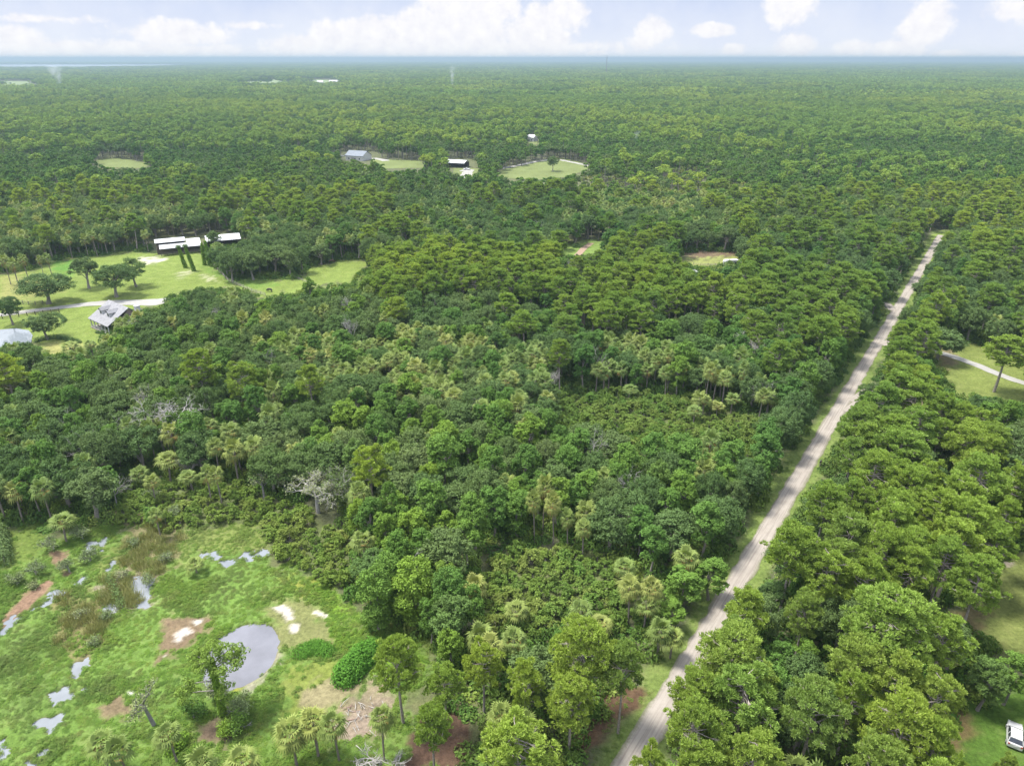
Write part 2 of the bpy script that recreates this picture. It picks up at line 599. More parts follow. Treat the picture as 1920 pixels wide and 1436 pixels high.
def make_pine(Rr, H, seed, mat, crown_frac=.45, clumps=30, per=34, needles=10, nl=.44, open_=0.0, lean=0.0, w=.05):
    rng = np.random.default_rng(seed)
    g = Geo()
    k = 8
    t = np.linspace(0, 1, k)
    bend = rng.uniform(-1, 1, 2)
    pts = np.stack([lean * H * t + bend[0] * .5 * np.sin(t * 3.0), bend[1] * .5 * np.sin(t * 2.6), t * H * .93], 1)
    tr = .30 * (H / 18)
    g.tube(pts, tr * (1.2 - .95 * t), 7)
    V, Q, S, n0 = [], [], [], 0
    Hc = H * crown_frac
    for i in range(clumps):
        u = (i + rng.uniform(0, 1)) / clumps           # 0 low .. 1 top
        a = i * 2.399 + rng.uniform(-.5, .5)
        prof = math.sqrt(max(.02, 1 - (max(0, u - .30) / .72) ** 2)) * (.78 + .22 * min(1, u / .3))
        L = Rr * prof * rng.uniform(.62, 1.0)
        if u > .55 and rng.random() < .45:
            L *= rng.uniform(.2, .7)
        z_tip = H - Hc * (1 - u) * .95 - .4
        tz = min(.93 * H, z_tip - L * rng.uniform(.12, .45))
        tt = tz / (.93 * H)
        p0 = np.array([np.interp(tt, t, pts[:, 0]), np.interp(tt, t, pts[:, 1]), tz])
        tip = p0 + np.array([math.cos(a) * L, math.sin(a) * L, z_tip - tz])
        mid = p0 + (tip - p0) * .5 + np.array([0, 0, rng.uniform(-.5, .1)])
        g.tube(np.array([p0, (p0 + mid) / 2 + rng.uniform(-.12, .12, 3), mid, tip]), np.array([.42, .3, .2, .06]) * tr, 5)
        cr = Rr * rng.uniform(.14, .25)
        subs = rng.integers(3, 6)
        for sidx in range(subs):
            sdv = rand_dirs(1, rng, -.2, .5)[0]
            sc = tip + sdv * cr * np.array([.85, .85, .45]) - (tip - p0) * rng.uniform(0, .30)
            sr = cr * rng.uniform(.42, .62)
            g.tube(np.array([mid + (tip - mid) * rng.uniform(.2, .8), (sc + tip) / 2, sc + np.array([0, 0, -sr * .2])]), np.array([.15, .09, .03]) * tr * 1.2, 4)
            m = max(4, int(per / subs * 1.6))
            d = rand_dirs(m, rng, -.35, 1.0)
            C = sc + d * sr * np.array([1, 1, .5]) * rng.uniform(.7, 1.25, (m, 1))
            v, q, s = tufts(C, unit(d + np.array([0, 0, .7])), needles, nl, rng, w)
            V.append(v); Q.append(q + n0); S.append(s)
            n0 += len(v)
    # a few bare snags below the crown
    for i in range(4):
        a = rng.uniform(0, 6.28)
        z = H * (1 - crown_frac) * rng.uniform(.75, 1.05)
        p0 = np.array([np.interp(z / (.93 * H), t, pts[:, 0]), np.interp(z / (.93 * H), t, pts[:, 1]), z])
        L = Rr * rng.uniform(.3, .7)
        g.tube(np.array([p0, p0 + np.array([math.cos(a) * L * .5, math.sin(a) * L * .5, -.1]), p0 + np.array([math.cos(a) * L, math.sin(a) * L, .4])]), np.array([.2, .13, .04]) * tr, 4)
    crown = mesh_np('pine_crown', np.concatenate(V), np.concatenate(Q), None, [mat], {'shade': np.concatenate(S)})
    return dict(crown=crown, trunk=g.mesh('pine_trunk', M['pbark'], smooth=True), R=Rr, H=H)


def fan(base, d, up, L, segs, droop, rng, spread=1.9, w=.10):
    """one costapalmate fan leaf: petiole plus blades"""
    V, Q = [], []
    side = unit(np.cross(d, up))
    upn = unit(np.cross(side, d))
    hub = base + d * L * .52 - np.array([0, 0, droop * L * .12])
    V += [base - side * .03, base + side * .03, hub + side * .03, hub - side * .03]
    Q.append((0, 1, 2, 3))
    n = 4
    for k in range(segs):
        a = (k / (segs - 1) - .5) * 2 * spread
        dirv = unit(d * math.cos(a) + side * math.sin(a))
        l = L * (.62 - .18 * abs(a) / spread) * rng.uniform(.85, 1.1)
        mid = hub + dirv * l * .55 + upn * l * .06 * (1 + math.cos(a))
        tip = hub + dirv * l - np.array([0, 0, (droop * .35 + .10) * l]) + upn * l * .02
        s2 = unit(np.cross(dirv, upn))
        V += [hub - s2 * w * .2, hub + s2 * w * .2, mid + s2 * w * .62, mid - s2 * w * .62, tip]
        Q.append((n, n + 1, n + 2, n + 3))
        Q.append((n + 3, n + 2, n + 4, n + 4))
        n += 5
    return np.array(V), Q


def make_palm(Rr, H, seed, mat, live=30, dead=12, segs=11, w=.19):
    rng = np.random.default_rng(seed)
    g = Geo()
    t = np.linspace(0, 1, 7)
    lean = rng.uniform(-.05, .05, 2) * H
    pts = np.stack([lean[0] * t ** 1.5, lean[1] * t ** 1.5, t * (H - Rr * .45)], 1)
    g.tube(pts, .19 + .05 * (1 - t) ** 3 + .03 * np.sin(t * 30), 8)
    top = pts[-1]
    # boot collar under the crown
    g.tube(np.array([top - [0, 0, .9], top - [0, 0, .4], top + [0, 0, .15]]), [.20, .30, .16], 8)

    def crown(n, z0, z1, droop, Lf, sg):
        V, Q4, T3, S, n0 = [], [], [], [], 0
        for i in range(n):
            u = (i + rng.uniform(0, 1)) / n
            z = z0 + (z1 - z0) * u
            a = i * 2.399 + rng.uniform(-.3, .3)
            rr = math.sqrt(max(0, 1 - z * z))
            d = np.array([rr * math.cos(a), rr * math.sin(a), z])
            up = np.array([-z * math.cos(a), -z * math.sin(a), rr + .01])
            v, q = fan(top + np.array([0, 0, .1]), d, up, Rr * Lf * rng.uniform(.95, 1.2), sg, droop * (1.2 - z), rng, spread=1.55, w=w)
            for f in q:
                if f[2] == f[3] or f[3] == f[2]:
                    T3.append([f[0] + n0, f[1] + n0, f[2] + n0])
                else:
                    Q4.append([x + n0 for x in f])
            V.append(v)
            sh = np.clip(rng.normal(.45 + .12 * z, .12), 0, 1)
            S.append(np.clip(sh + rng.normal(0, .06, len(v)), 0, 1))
            n0 += len(v)
        return np.concatenate(V), Q4, T3, np.concatenate(S)

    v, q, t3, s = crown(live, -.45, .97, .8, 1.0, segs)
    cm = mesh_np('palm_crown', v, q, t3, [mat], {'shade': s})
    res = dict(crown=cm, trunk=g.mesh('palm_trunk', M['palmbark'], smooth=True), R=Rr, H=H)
    if dead:
        v, q, t3, s = crown(dead, -.97, -.45, .3, .80, max(7, segs - 4))
        res['dead_fronds'] = mesh_np('palm_dead_fronds', v, q, t3, [M['deadfrond']], {'shade': s})
    return res


def branching(g, p, d, L, r, depth, rng, spread=.7, shrink=.68, sag=0.0, kids=(2, 4), sides=5):
    steps = 4
    pts = [p]
    dd = d.copy()
    for i in range(steps):
        dd = unit(dd + rng.normal(0, .16, 3) + np.array([0, 0, -sag]))
        pts.append(pts[-1] + dd * L / steps)
    pts = np.array(pts)
    g.tube(pts, np.linspace(r, r * .62 if depth else r * .15, steps + 1), sides)
    if depth:
        for k in range(rng.integers(*kids) + 1):
            s = pts[rng.integers(2, steps + 1)]
            nd = unit(dd + rand_dirs(1, rng)[0] * spread * 1.5 + np.array([0, 0, .12]))
            branching(g, s, nd, L * shrink * rng.uniform(.75, 1.15), r * .58, depth - 1, rng, spread, shrink, sag, kids, sides if depth > 2 else 4)


def make_dead(H, seed, mat, depth=4, r=.28, lean=(0, 0), spread=.7, first=.42, twigs=0, twig_mat=None, twig_leaf=.35):
    rng = np.random.default_rng(seed)
    g = Geo()
    d = unit(np.array([lean[0], lean[1], 1.0]))
    t = np.linspace(0, 1, 5)
    pts = d[None, :] * (t * H * first)[:, None]
    g.tube(pts, np.linspace(r * 1.3, r * .8, 5), 7)
    ends = []
    for k in range(5):
        nd = unit(d + rand_dirs(1, rng, -.1, .7)[0] * spread * 1.4)
        branching(g, pts[-1 - (k % 2)], nd, H * .26, r * .5, depth - 1, rng, spread)
    return g


# ------------------------------------------------------------------ archetypes
ARCH = {}
ARCH['live_oak'] = [
    make_broadleaf('oak', 5.2, 9.0, 11.5, 11, M['oak'], 26, 14, 44, .36),
    make_broadleaf('oak', 4.4, 8.2, 10.5, 12, M['oak'], 22, 14, 42, .34),
    make_broadleaf('oak', 6.0, 9.6, 12.5, 13, M['oak'], 32, 15, 44, .38, trunk=.42),
    make_broadleaf('oak', 4.0, 8.6, 11.0, 14, M['oak'], 22, 13, 42, .33, lean=.03),
]
ARCH['hardwood_tree'] = [
    make_broadleaf('hard', 3.7, 10.6, 14.0, 21, M['hard'], 30, 12, 38, .37, trunk=.22, bark='bark'),
    make_broadleaf('hard', 3.2, 9.8, 13.0, 22, M['hard'], 27, 12, 38, .35, trunk=.2),
    make_broadleaf('column', 2.9, 11.4, 12.5, 23, M['hard'], 36, 12, 34, .34, trunk=.2),
    make_broadleaf('hard', 4.2, 10.6, 14.5, 24, M['hard'], 32, 13, 38, .38, trunk=.26, lean=.02),
]
ARCH['pine_tree'] = [
    make_pine(4.8, 17.5, 31, M['pine'], .44, 48, 32),
    make_pine(4.2, 16.5, 32, M['pine'], .48, 40, 30, lean=.03),
    make_pine(5.6, 18.5, 33, M['pine'], .46, 58, 34),
    make_pine(3.8, 15.5, 34, M['pine'], .42, 34, 28, lean=-.04),
    make_pine(5.2, 17.0, 35, M['pine'], .40, 42, 34, lean=.02),
]
ARCH['cabbage_palm'] = [
    make_palm(2.5, 9.5, 41, M['palm'], 24, 14),
    make_palm(2.3, 8.0, 42, M['palm'], 20, 8),
    make_palm(2.6, 11.0, 43, M['palm'], 26, 16),
    make_palm(2.2, 6.5, 44, M['palm'], 20, 4),
]


def make_shrub(Rr, H, seed, mat, lobes=9, subs=9, per=26, leaf=.36):
    V, Q, S, c, r = foliage('oak', Rr, H * 1.1, seed, lobes, subs, per, leaf)
    V = V + np.array([0, 0, H * .5])
    V[:, 2] = np.maximum(V[:, 2], -.05)
    g = Geo()
    rng = np.random.default_rng(seed)
    for i in range(5):
        g.tube(np.array([[0, 0, -.1], c[i] * .5 + [0, 0, H * .3], c[i] + [0, 0, H * .5]]), [.07, .05, .02], 4)
    return dict(crown=mesh_np('shrub_crown', V, Q, None, [mat], {'shade': S}), stems=g.mesh('shrub_stems', M['bark']), R=Rr, H=H)


ARCH['shrub'] = [make_shrub(2.0, 2.8, 51, M['shrub']), make_shrub(1.6, 2.2, 52, M['shrub'], 8), make_shrub(2.5, 3.4, 53, M['shrub'], 12)]
CATS = dict(live_oak='tree', hardwood_tree='tree', pine_tree='pine', cabbage_palm='palm', shrub='shrub', dead_tree='dead tree')


def spawn(kind, arch, loc, rz, s, sz=None, label=None, group=None):
    """one plant: an Empty with its parts as children"""
    e = empty(kind, loc, rz)
    e.scale = (s, s, sz or s)
    for k in ('trunk', 'crown', 'dead_fronds', 'stems'):
        if k in arch:
            obj(k, arch[k], e)
    tag(e, label, CATS[kind], group)
    return e


# ------------------------------------------------------------------ layout of the land (photo pixels)
ROAD_PX = [(1150, 1460), (1165, 1436), (1249, 1300), (1345, 1151), (1462, 960), (1532, 850), (1606, 721), (1657, 635), (1687, 570), (1713, 528), (1746, 466), (1752, 452)]
road_c = [G(x, y)[:2] for x, y in ROAD_PX]
# straight line through the measured points
_rc = np.array(road_c)
_d = np.polyfit(_rc[1:-1, 1], _rc[1:-1, 0], 1)
def road_x(y):
    return _d[0] * np.asarray(y, float) + _d[1]
RDIR = np.array([_d[0], 1.0]) / math.hypot(_d[0], 1)
RNRM = np.array([RDIR[1], -RDIR[0]])        # to the east side
ROAD_END = 352.0

MEADOW = [(0, 990), (60, 985), (110, 1000), (170, 985), (230, 985), (300, 1000), (400, 985), (480, 985), (510, 1040), (585, 1075), (625, 1110), (665, 1165), (700, 1190),
          (760, 1190), (800, 1215), (840, 1265), (760, 1300), (770, 1340), (870, 1370), (860, 1436), (700, 1500), (0, 1600), (-200, 1600), (-200, 990)]
PASTURE = [(0, 513), (60, 506), (100, 490), (140, 484), (200, 478), (225, 470), (285, 474), (372, 470), (400, 500), (430, 524), (560, 524), (580, 500), (640, 487), (693, 487),
           (690, 500), (650, 532), (610, 538), (570, 545), (500, 560), (470, 548), (430, 541), (370, 541), (335, 551), (305, 564), (310, 572), (290, 577), (252, 580),
           (190, 620), (190, 650), (120, 662), (95, 668), (80, 655), (62, 640), (0, 650), (-120, 660), (-120, 520)]
CLEAR = [
    [(1742, 464), (1754, 464), (1719, 526), (1697, 568), (1668, 640), (1622, 722), (1566, 805), (1524, 880), (1482, 955), (1466, 955), (1526, 850), (1600, 721), (1652, 635), (1683, 570), (1709, 528)],
    PASTURE,
    [(165, 303), (215, 297), (290, 309), (262, 314), (200, 313)],
    [(712, 300), (792, 304), (792, 313), (725, 315)],
    [(935, 322), (1000, 306), (1050, 298), (1105, 312), (1060, 330), (1000, 334), (950, 332)],
    [(640, 286), (700, 284), (720, 297), (640, 298)],
    [(835, 299), (888, 299), (890, 325), (860, 325)],
    [(1268, 480), (1320, 470), (1385, 474), (1384, 496), (1320, 500), (1275, 492)],
    [(1048, 462), (1068, 456), (1082, 475), (1060, 482)],
    [(1085, 452), (1140, 450), (1140, 462), (1100, 480), (1080, 478)],
    [(1735, 655), (1820, 640), (1870, 665), (1925, 690), (1925, 755), (1850, 740), (1790, 745), (1775, 700)],
    [(1790, 1150), (1840, 1060), (1878, 1035), (1930, 1040), (1930, 1210), (1850, 1200)],
    [(1790, 1330), (1930, 1310), (1990, 1436), (1800, 1436)],
    [(456, 151), (520, 150), (526, 155), (476, 156)], [(566, 150), (600, 150), (636, 153), (620, 156.5), (592, 155)],
    [(0, 153), (50, 154), (55, 160), (0, 160)],
    [(1700, 505), (1755, 440), (1762, 470), (1720, 520)],
    [(992, 258), (1012, 262), (1008, 270), (990, 268)],
    [(1418, 163), (1440, 163), (1440, 168), (1418, 168)],
    [(284, 446), (372, 444), (376, 474), (284, 476)], [(378, 438), (448, 436), (450, 456), (405, 458), (378, 458)],
]
ZONES = [  # polygon of crowns in the photo, weights: oak, hardwood, pine, palm, shrub ; density, height scale
    ([(-900, 0), (2900, 0), (2900, 1700), (-900, 1700)], (.40, .36, .16, .08, 0), 1.0),
    ([(-400, 100), (2300, 100), (2300, 260), (-400, 300)], (.33, .30, .34, .03, 0), 1.0),
    ([(-400, 380), (300, 395), (480, 420), (700, 440), (640, 480), (300, 460), (-400, 500)], (.45, .15, .05, .35, 0), 1.0),
    ([(-500, 520), (560, 560), (620, 900), (-500, 1000)], (.42, .46, .03, .09, 0), 1.0),
    ([(700, 360), (1330, 390), (1400, 440), (1000, 470), (700, 470)], (.42, .40, .05, .13, 0), 1.0),
    ([(1080, 330), (1340, 310), (1420, 370), (1250, 400), (1060, 400)], (.20, .15, .05, .60, 0), .85),
    ([(700, 490), (900, 480), (1200, 495), (1460, 500), (1650, 540), (1640, 670), (1500, 700), (1450, 640), (1330, 590), (1100, 590), (900, 560), (700, 560)], (.12, .22, .64, .02, 0), 1.0),
    ([(400, 440), (590, 440), (590, 520), (400, 520)], (.85, .05, 0, .10, 0), 1.0),
    ([(300, 530), (720, 560), (900, 600), (900, 640), (560, 620), (330, 600)], (.48, .36, .10, .06, 0), .95),
    ([(520, 620), (760, 610), (1000, 630), (1060, 700), (980, 740), (700, 750), (500, 700)], (.22, .34, 0, .44, 0), .85),
    ([(930, 570), (1130, 590), (1130, 640), (930, 640)], (.2, .7, .1, 0, 0), .85),
    ([(1120, 620), (1380, 620), (1500, 700), (1480, 790), (1290, 740), (1120, 700)], (.16, .30, 0, .54, 0), .9),
    ([(1330, 590), (1480, 640), (1520, 700), (1580, 740), (1500, 780), (1440, 700), (1330, 640)], (.2, .7, .1, 0, 0), 1.0),
    
    ([(500, 740), (1050, 740), (1200, 810), (1480, 850), (1480, 960), (1300, 990), (1100, 960), (900, 960), (500, 820)], (.20, .73, .01, .06, 0), .92),
    ([(640, 890), (930, 920), (960, 1060), (900, 1170), (680, 1170), (600, 1050)], (.08, .88, 0, .04, 0), .9),
    ([(380, 760), (640, 800), (660, 930), (380, 900)], (.40, .30, 0, .22, .08), .9),
    ([(1000, 940), (1420, 950), (1440, 1020), (1300, 1080), (1150, 1050), (1000, 1010)], (.55, .40, 0, .05, 0), .85),
    
    ([(180, 860), (440, 850), (580, 930), (660, 960), (700, 1040), (500, 960), (230, 960)], (.30, .40, 0, .22, .08), .7),
    ([(1500, 640), (2400, 300), (2400, 1600), (1250, 1600), (1440, 1010), (1560, 850)], (.20, .24, .54, .02, 0), 1.0),
    ([(1700, 430), (2300, 400), (2300, 640), (1700, 640), (1680, 560)], (.46, .24, .28, .02, 0), 1.0),
    ([(420, 1300), (1200, 1200), (1150, 1700), (350, 1700)], (.35, .35, .12, .10, .08), .85),
]
SCRUB = [
    [(1040, 745), (1290, 750), (1400, 782), (1430, 800), (1330, 816), (1180, 802), (1060, 785)],
    [(940, 1035), (1110, 1030), (1180, 1075), (1200, 1150), (1130, 1180), (1000, 1170), (900, 1150), (890, 1090)],
    [(240, 925), (330, 900), (430, 905), (560, 960), (660, 1010), (640, 1085), (585, 1075), (510, 1035), (480, 985), (400, 985), (300, 1000), (235, 985)],
]
KINDS = ['live_oak', 'hardwood_tree', 'pine_tree', 'cabbage_palm', 'shrub']
REACH = 440.0

# ------------------------------------------------------------------ hand-placed plants: kind, px, py (crown centre), crown width px, [height m], [archetype]
HAND = [
    # pines west of the road
    ('pine_tree', 745, 1228, 92, 15, 0, 'yellow-green pine with two trunks above the brush pile'), ('pine_tree', 905, 1232, 74, 13, 1, 'small flat-topped pine behind the fan palms'),
    ('pine_tree', 985, 1262, 76, 13.5, 3, 'slim pine with a bare grey lower trunk'), ('pine_tree', 1095, 1205, 130, 17, 2, 'wide pine with exposed branching trunk near the road verge'),
    ('pine_tree', 1170, 1245, 90, 15, 4, 'bushy pine leaning over the grass verge'), ('pine_tree', 825, 1278, 78, 12, 3, 'low round pine beside the leaf-littered bank'),
    ('pine_tree', 808, 1355, 78, 12, 0, 'pine with pale forked trunk over the reddish leaf litter'),
    # pines east of the road
    ('pine_tree', 1487, 1022, 104, 18, 0, 'forked pine reaching over the road edge'), ('pine_tree', 1555, 1062, 92, 16, 1, 'pine with drooping yellow-green boughs'),
    ('pine_tree', 1640, 1082, 78, 16, 3, 'pale green pine in front of the big pine'), ('pine_tree', 1662, 1022, 92, 17, 2, 'round topped pine behind its pale neighbour'),
    ('pine_tree', 1712, 1062, 78, 16, 3, 'open pine with showing branches'), ('pine_tree', 1772, 1042, 96, 17, 4, 'pine over a dark gap with dead branches'),
    ('pine_tree', 1838, 1078, 96, 17, 0, 'pine beside the mown opening'), ('pine_tree', 1672, 1152, 182, 19, 2, 'largest pine with broad crown and thick twin trunk'),
    ('pine_tree', 1402, 1140, 84, 14, 3, 'thin yellowish pine at the road verge'), ('pine_tree', 1378, 1222, 150, 17, 2, 'big pine overhanging the dirt road'),
    ('pine_tree', 1300, 1352, 120, 16, 4, 'pine spreading over the road shoulder'), ('pine_tree', 1522, 1318, 122, 17, 0, 'dense round pine south of the largest pine'),
    ('pine_tree', 1602, 1295, 76, 15, 1, 'small pine between two broader pines'), ('pine_tree', 1700, 1265, 98, 16, 3, 'grey-green pine with see-through crown'),
    ('pine_tree', 1762, 1300, 92, 16, 1, 'pine near the parked car side'), ('pine_tree', 1700, 1352, 132, 18, 2, 'broad pine with yellow tips'),
    ('pine_tree', 1752, 1392, 100, 16, 4, 'pine standing behind the frontmost pine'), ('pine_tree', 1660, 1432, 118, 17, 0, 'front pine cut by the frame edge'),
    ('pine_tree', 1222, 1440, 80, 16, 1, 'pine top beside the nearest stretch of road'), ('pine_tree', 1880, 1440, 46, 12, 3, 'small pine top near the car'),
    ('pine_tree', 1598, 845, 62, 16, 3, 'slender pine with pale trunk near the road'), ('pine_tree', 1690, 835, 108, 17, 2, 'wide pine below the red dead snag'),
    ('pine_tree', 1745, 892, 66, 16, 1, 'round small pine in the east woods'), ('pine_tree', 1838, 885, 108, 18, 4, 'large pine in the east woods'),
    ('pine_tree', 1592, 922, 56, 14, 3, 'short pine behind the grey oak'), ('pine_tree', 1622, 935, 52, 14, 1, 'short pine touching a rounder pine'),
    ('pine_tree', 1680, 950, 84, 16, 0, 'rounded pine in the east woods'), ('pine_tree', 1765, 948, 80, 16, 1, 'yellow-topped pine in the east woods'),
    ('pine_tree', 1815, 968, 108, 17, 2, 'broad light-green pine in the east woods'), ('pine_tree', 1880, 962, 58, 16, 3, 'pine beside a bare leaning trunk'),
    ('pine_tree', 1905, 900, 60, 16, 1, 'pine at the edge of the east woods'), ('pine_tree', 1872, 1015, 84, 15, 4, 'pine north of the mown opening'),
    ('pine_tree', 1890, 650, 78, 16, 0, 'tall flat-topped pine standing in the mown lawn'), ('live_oak', 1765, 638, 88, 10, 0, 'spreading oak shading the sandy drive'),
    ('live_oak', 1551, 968, 96, 9, 1, 'grey-green round oak in the east woods'),
    ('live_oak', 1450, 1120, 60, 7, 3, None), ('live_oak', 1500, 1165, 70, 7, 1, None), ('hardwood_tree', 1460, 1230, 60, 8, 1, None), ('hardwood_tree', 1600, 1210, 56, 8, 0, None),
    ('hardwood_tree', 1510, 1225, 60, 8, 3, None), ('live_oak', 1790, 1215, 80, 9, 3, None), ('hardwood_tree', 1855, 1270, 80, 9, 3, None), ('hardwood_tree', 1905, 1260, 70, 9, 1, None),
    # palms by hand
    ('cabbage_palm', 898, 1190, 56, 6.5, 3, 'yellowish palm standing behind the small pines'), ('cabbage_palm', 962, 1196, 54, 7, 1, 'green palm next to the yellowish palm'),
    ('cabbage_palm', 1184, 1098, 46, 8, 0, 'palm with orange-brown dead fronds above the verge'), ('cabbage_palm', 1225, 1096, 46, 8, 2, 'palm with tan skirt beside the glossy shrubs'),
    ('cabbage_palm', 1212, 1130, 44, 6, 1, None), ('cabbage_palm', 1088, 1138, 46, 5, 3, 'pale silvery palm in the shrub thicket'), ('cabbage_palm', 1238, 1178, 50, 6, 3, None),
    ('cabbage_palm', 1262, 1188, 46, 5, 1, 'palm leaning out over the grass verge'), ('cabbage_palm', 942, 1345, 58, 9, 2, 'palm with hanging tan skirt under the pines'),
    ('cabbage_palm', 992, 1358, 46, 8, 0, None), ('cabbage_palm', 545, 1372, 66, 6.5, 3, 'stout palm of the trio in front of the brush pile'),
    ('cabbage_palm', 586, 1350, 62, 7, 1, 'middle palm of the trio in front of the brush pile'), ('cabbage_palm', 625, 1350, 54, 7.5, 0, 'yellow palm of the trio in front of the brush pile'),
    ('cabbage_palm', 712, 1345, 50, 8, 2, 'dark narrow palm beside the vine-wrapped trunk'), ('cabbage_palm', 315, 1368, 52, 6, 0, 'lone palm by the grey snag in the meadow'),
    ('cabbage_palm', 185, 1388, 60, 6, 1, 'western palm of the pair at the meadow edge'), ('cabbage_palm', 222, 1400, 56, 6, 3, 'eastern palm of the pair at the meadow edge'),
    ('cabbage_palm', 378, 1424, 62, 7, 3, 'pale palm at the frame edge below the pond'), ('cabbage_palm', 455, 1420, 66, 7, 1, 'broad palm at the frame edge below the pond'),
    ('cabbage_palm', 1003, 935, 32, 10, 2, None), ('cabbage_palm', 1040, 938, 34, 10.5, 2, 'palm with tall white trunk against the dark gap'), ('cabbage_palm', 1066, 968, 30, 8, 0, None),
    ('cabbage_palm', 1095, 988, 34, 7, 0, 'short palm in front of the grey oak'), ('cabbage_palm', 1020, 908, 34, 11, 0, None),
    ('cabbage_palm', 22, 916, 42, 8, 0, 'round-headed palm with pale trunk at the marsh wood edge'), ('cabbage_palm', 282, 900, 30, 6, 0, 'small palm at the head of the marsh'),
    ('cabbage_palm', 290, 962, 28, 6, 1, 'thin palm with leaning trunk in the marsh shrubs'), ('cabbage_palm', 385, 884, 28, 8, 1, 'western palm of the twin white trunks'),
    ('cabbage_palm', 404, 884, 30, 8, 0, 'eastern palm of the twin white trunks'), ('cabbage_palm', 400, 832, 34, 9, 2, None), ('cabbage_palm', 310, 858, 46, 6, 0, None),
    ('cabbage_palm', 236, 796, 30, 10, 0, 'brown-skirted palm by the leaning dead trunk'), ('cabbage_palm', 276, 798, 30, 10, 1, None),
    ('cabbage_palm', 18, 816, 40, 9, 0, None), ('cabbage_palm', 52, 838, 34, 8, 1, None), ('cabbage_palm', 86, 836, 32, 8, 2, None),
    ('cabbage_palm', 112, 975, 46, 5, 0, 'ragged palm among the grey willows'), ('cabbage_palm', 364, 1052, 36, 2.6, 3, 'stemless palm on the bright marsh grass'),
    ('cabbage_palm', 1255, 662, 26, 10, 2, None), ('cabbage_palm', 1330, 690, 26, 11, 2, None), ('cabbage_palm', 1398, 690, 24, 11, 0, None), ('cabbage_palm', 1208, 668, 24, 9, 2, None),
    # dense upright hardwoods on the meadow edge
    ('hardwood_tree', 702, 1108, 72, 11.5, 2, 'dense dark columnar tree at the tip of the meadow'), ('hardwood_tree', 775, 1092, 84, 12.5, 2, 'dense columnar tree second from the meadow tip'),
    ('hardwood_tree', 845, 1105, 74, 12, 2, 'paler columnar tree beside the shrub thicket'), ('hardwood_tree', 885, 1130, 56, 10, 1, None), ('hardwood_tree', 845, 1205, 54, 8, 2, 'small glossy tree beside the pine row'),
    ('hardwood_tree', 730, 940, 46, 13, 1, 'bright green tree in front of the pale oak'), ('hardwood_tree', 830, 850, 90, 14, 3, 'big light green crown in mid wood'),
    ('hardwood_tree', 1280, 1090, 80, 8, 0, 'glossy green tree beside the road shoulder'), ('hardwood_tree', 1335, 1075, 76, 8, 3, 'glossy green tree overhanging the road shoulder'),
    ('hardwood_tree', 1262, 1145, 54, 5.5, 1, None),
    # pasture trees
    ('live_oak', 82, 535, 96, 11, 2, 'large dark oak with arching gap in the pasture'), ('live_oak', 158, 505, 50, 12, 3, 'grey upright oak in the pasture'), ('live_oak', 210, 520, 76, 12, 2, 'light green oak with visible trunk by the drive'),
    ('live_oak', 248, 505, 52, 11, 1, 'dark oak behind the light green oak'), ('live_oak', 14, 575, 50, 10, 0, 'oak leaning over the house pond'), ('live_oak', 80, 605, 66, 9, 0, 'round dark oak on the house lawn'),
    ('live_oak', 403, 446, 30, 9, 3, 'pale grey oak between the stable and the broad metal roof'), ('live_oak', 430, 492, 52, 12, 2, None), ('live_oak', 470, 490, 58, 12, 0, None), ('live_oak', 512, 482, 56, 12, 3, None), ('live_oak', 540, 488, 44, 11, 1, None), ('live_oak', 600, 472, 44, 9, 1, 'low rounded oak where the pasture meets the woods'),
    ('live_oak', 1037, 303, 24, 12, 0, 'dark round oak alone on the far clearing'),
    ('cabbage_palm', 6, 485, 20, 11, 0, None), ('cabbage_palm', 22, 492, 20, 11, 1, None), ('cabbage_palm', 42, 484, 19, 11, 0, None), ('cabbage_palm', 73, 484, 12, 8, 1, None), ('cabbage_palm', 88, 482, 17, 8, 3, None),
    ('cabbage_palm', 132, 648, 34, 5, 3, 'squat palm on the lawn edge below the house'), ('cabbage_palm', 168, 642, 24, 5, 0, 'small palm on the lawn edge below the house'),
    ('hardwood_tree', 580, 540, 28, 12, 1, 'narrow bright tree jutting into the pasture'),
]

# ------------------------------------------------------------------ ground
def axis(lo, hi, bands, far):
    """coordinates: fine bands inside, growing steps outside"""
    xs = [b[0] for b in bands[:1]]
    for a, b, st in bands:
        n = max(1, int(round((b - a) / st)))
        xs += list(np.linspace(a, b, n + 1)[1:])
    st = bands[-1][2]
    x = xs[-1]
    while x < hi:
        st *= 1.3
        x = min(hi, x + st)
        xs.append(x)
    st = bands[0][2]
    x = xs[0]
    pre = []
    while x > lo:
        st *= 1.3
        x = max(lo, x - st)
        pre.append(x)
    return np.array(pre[::-1] + xs)


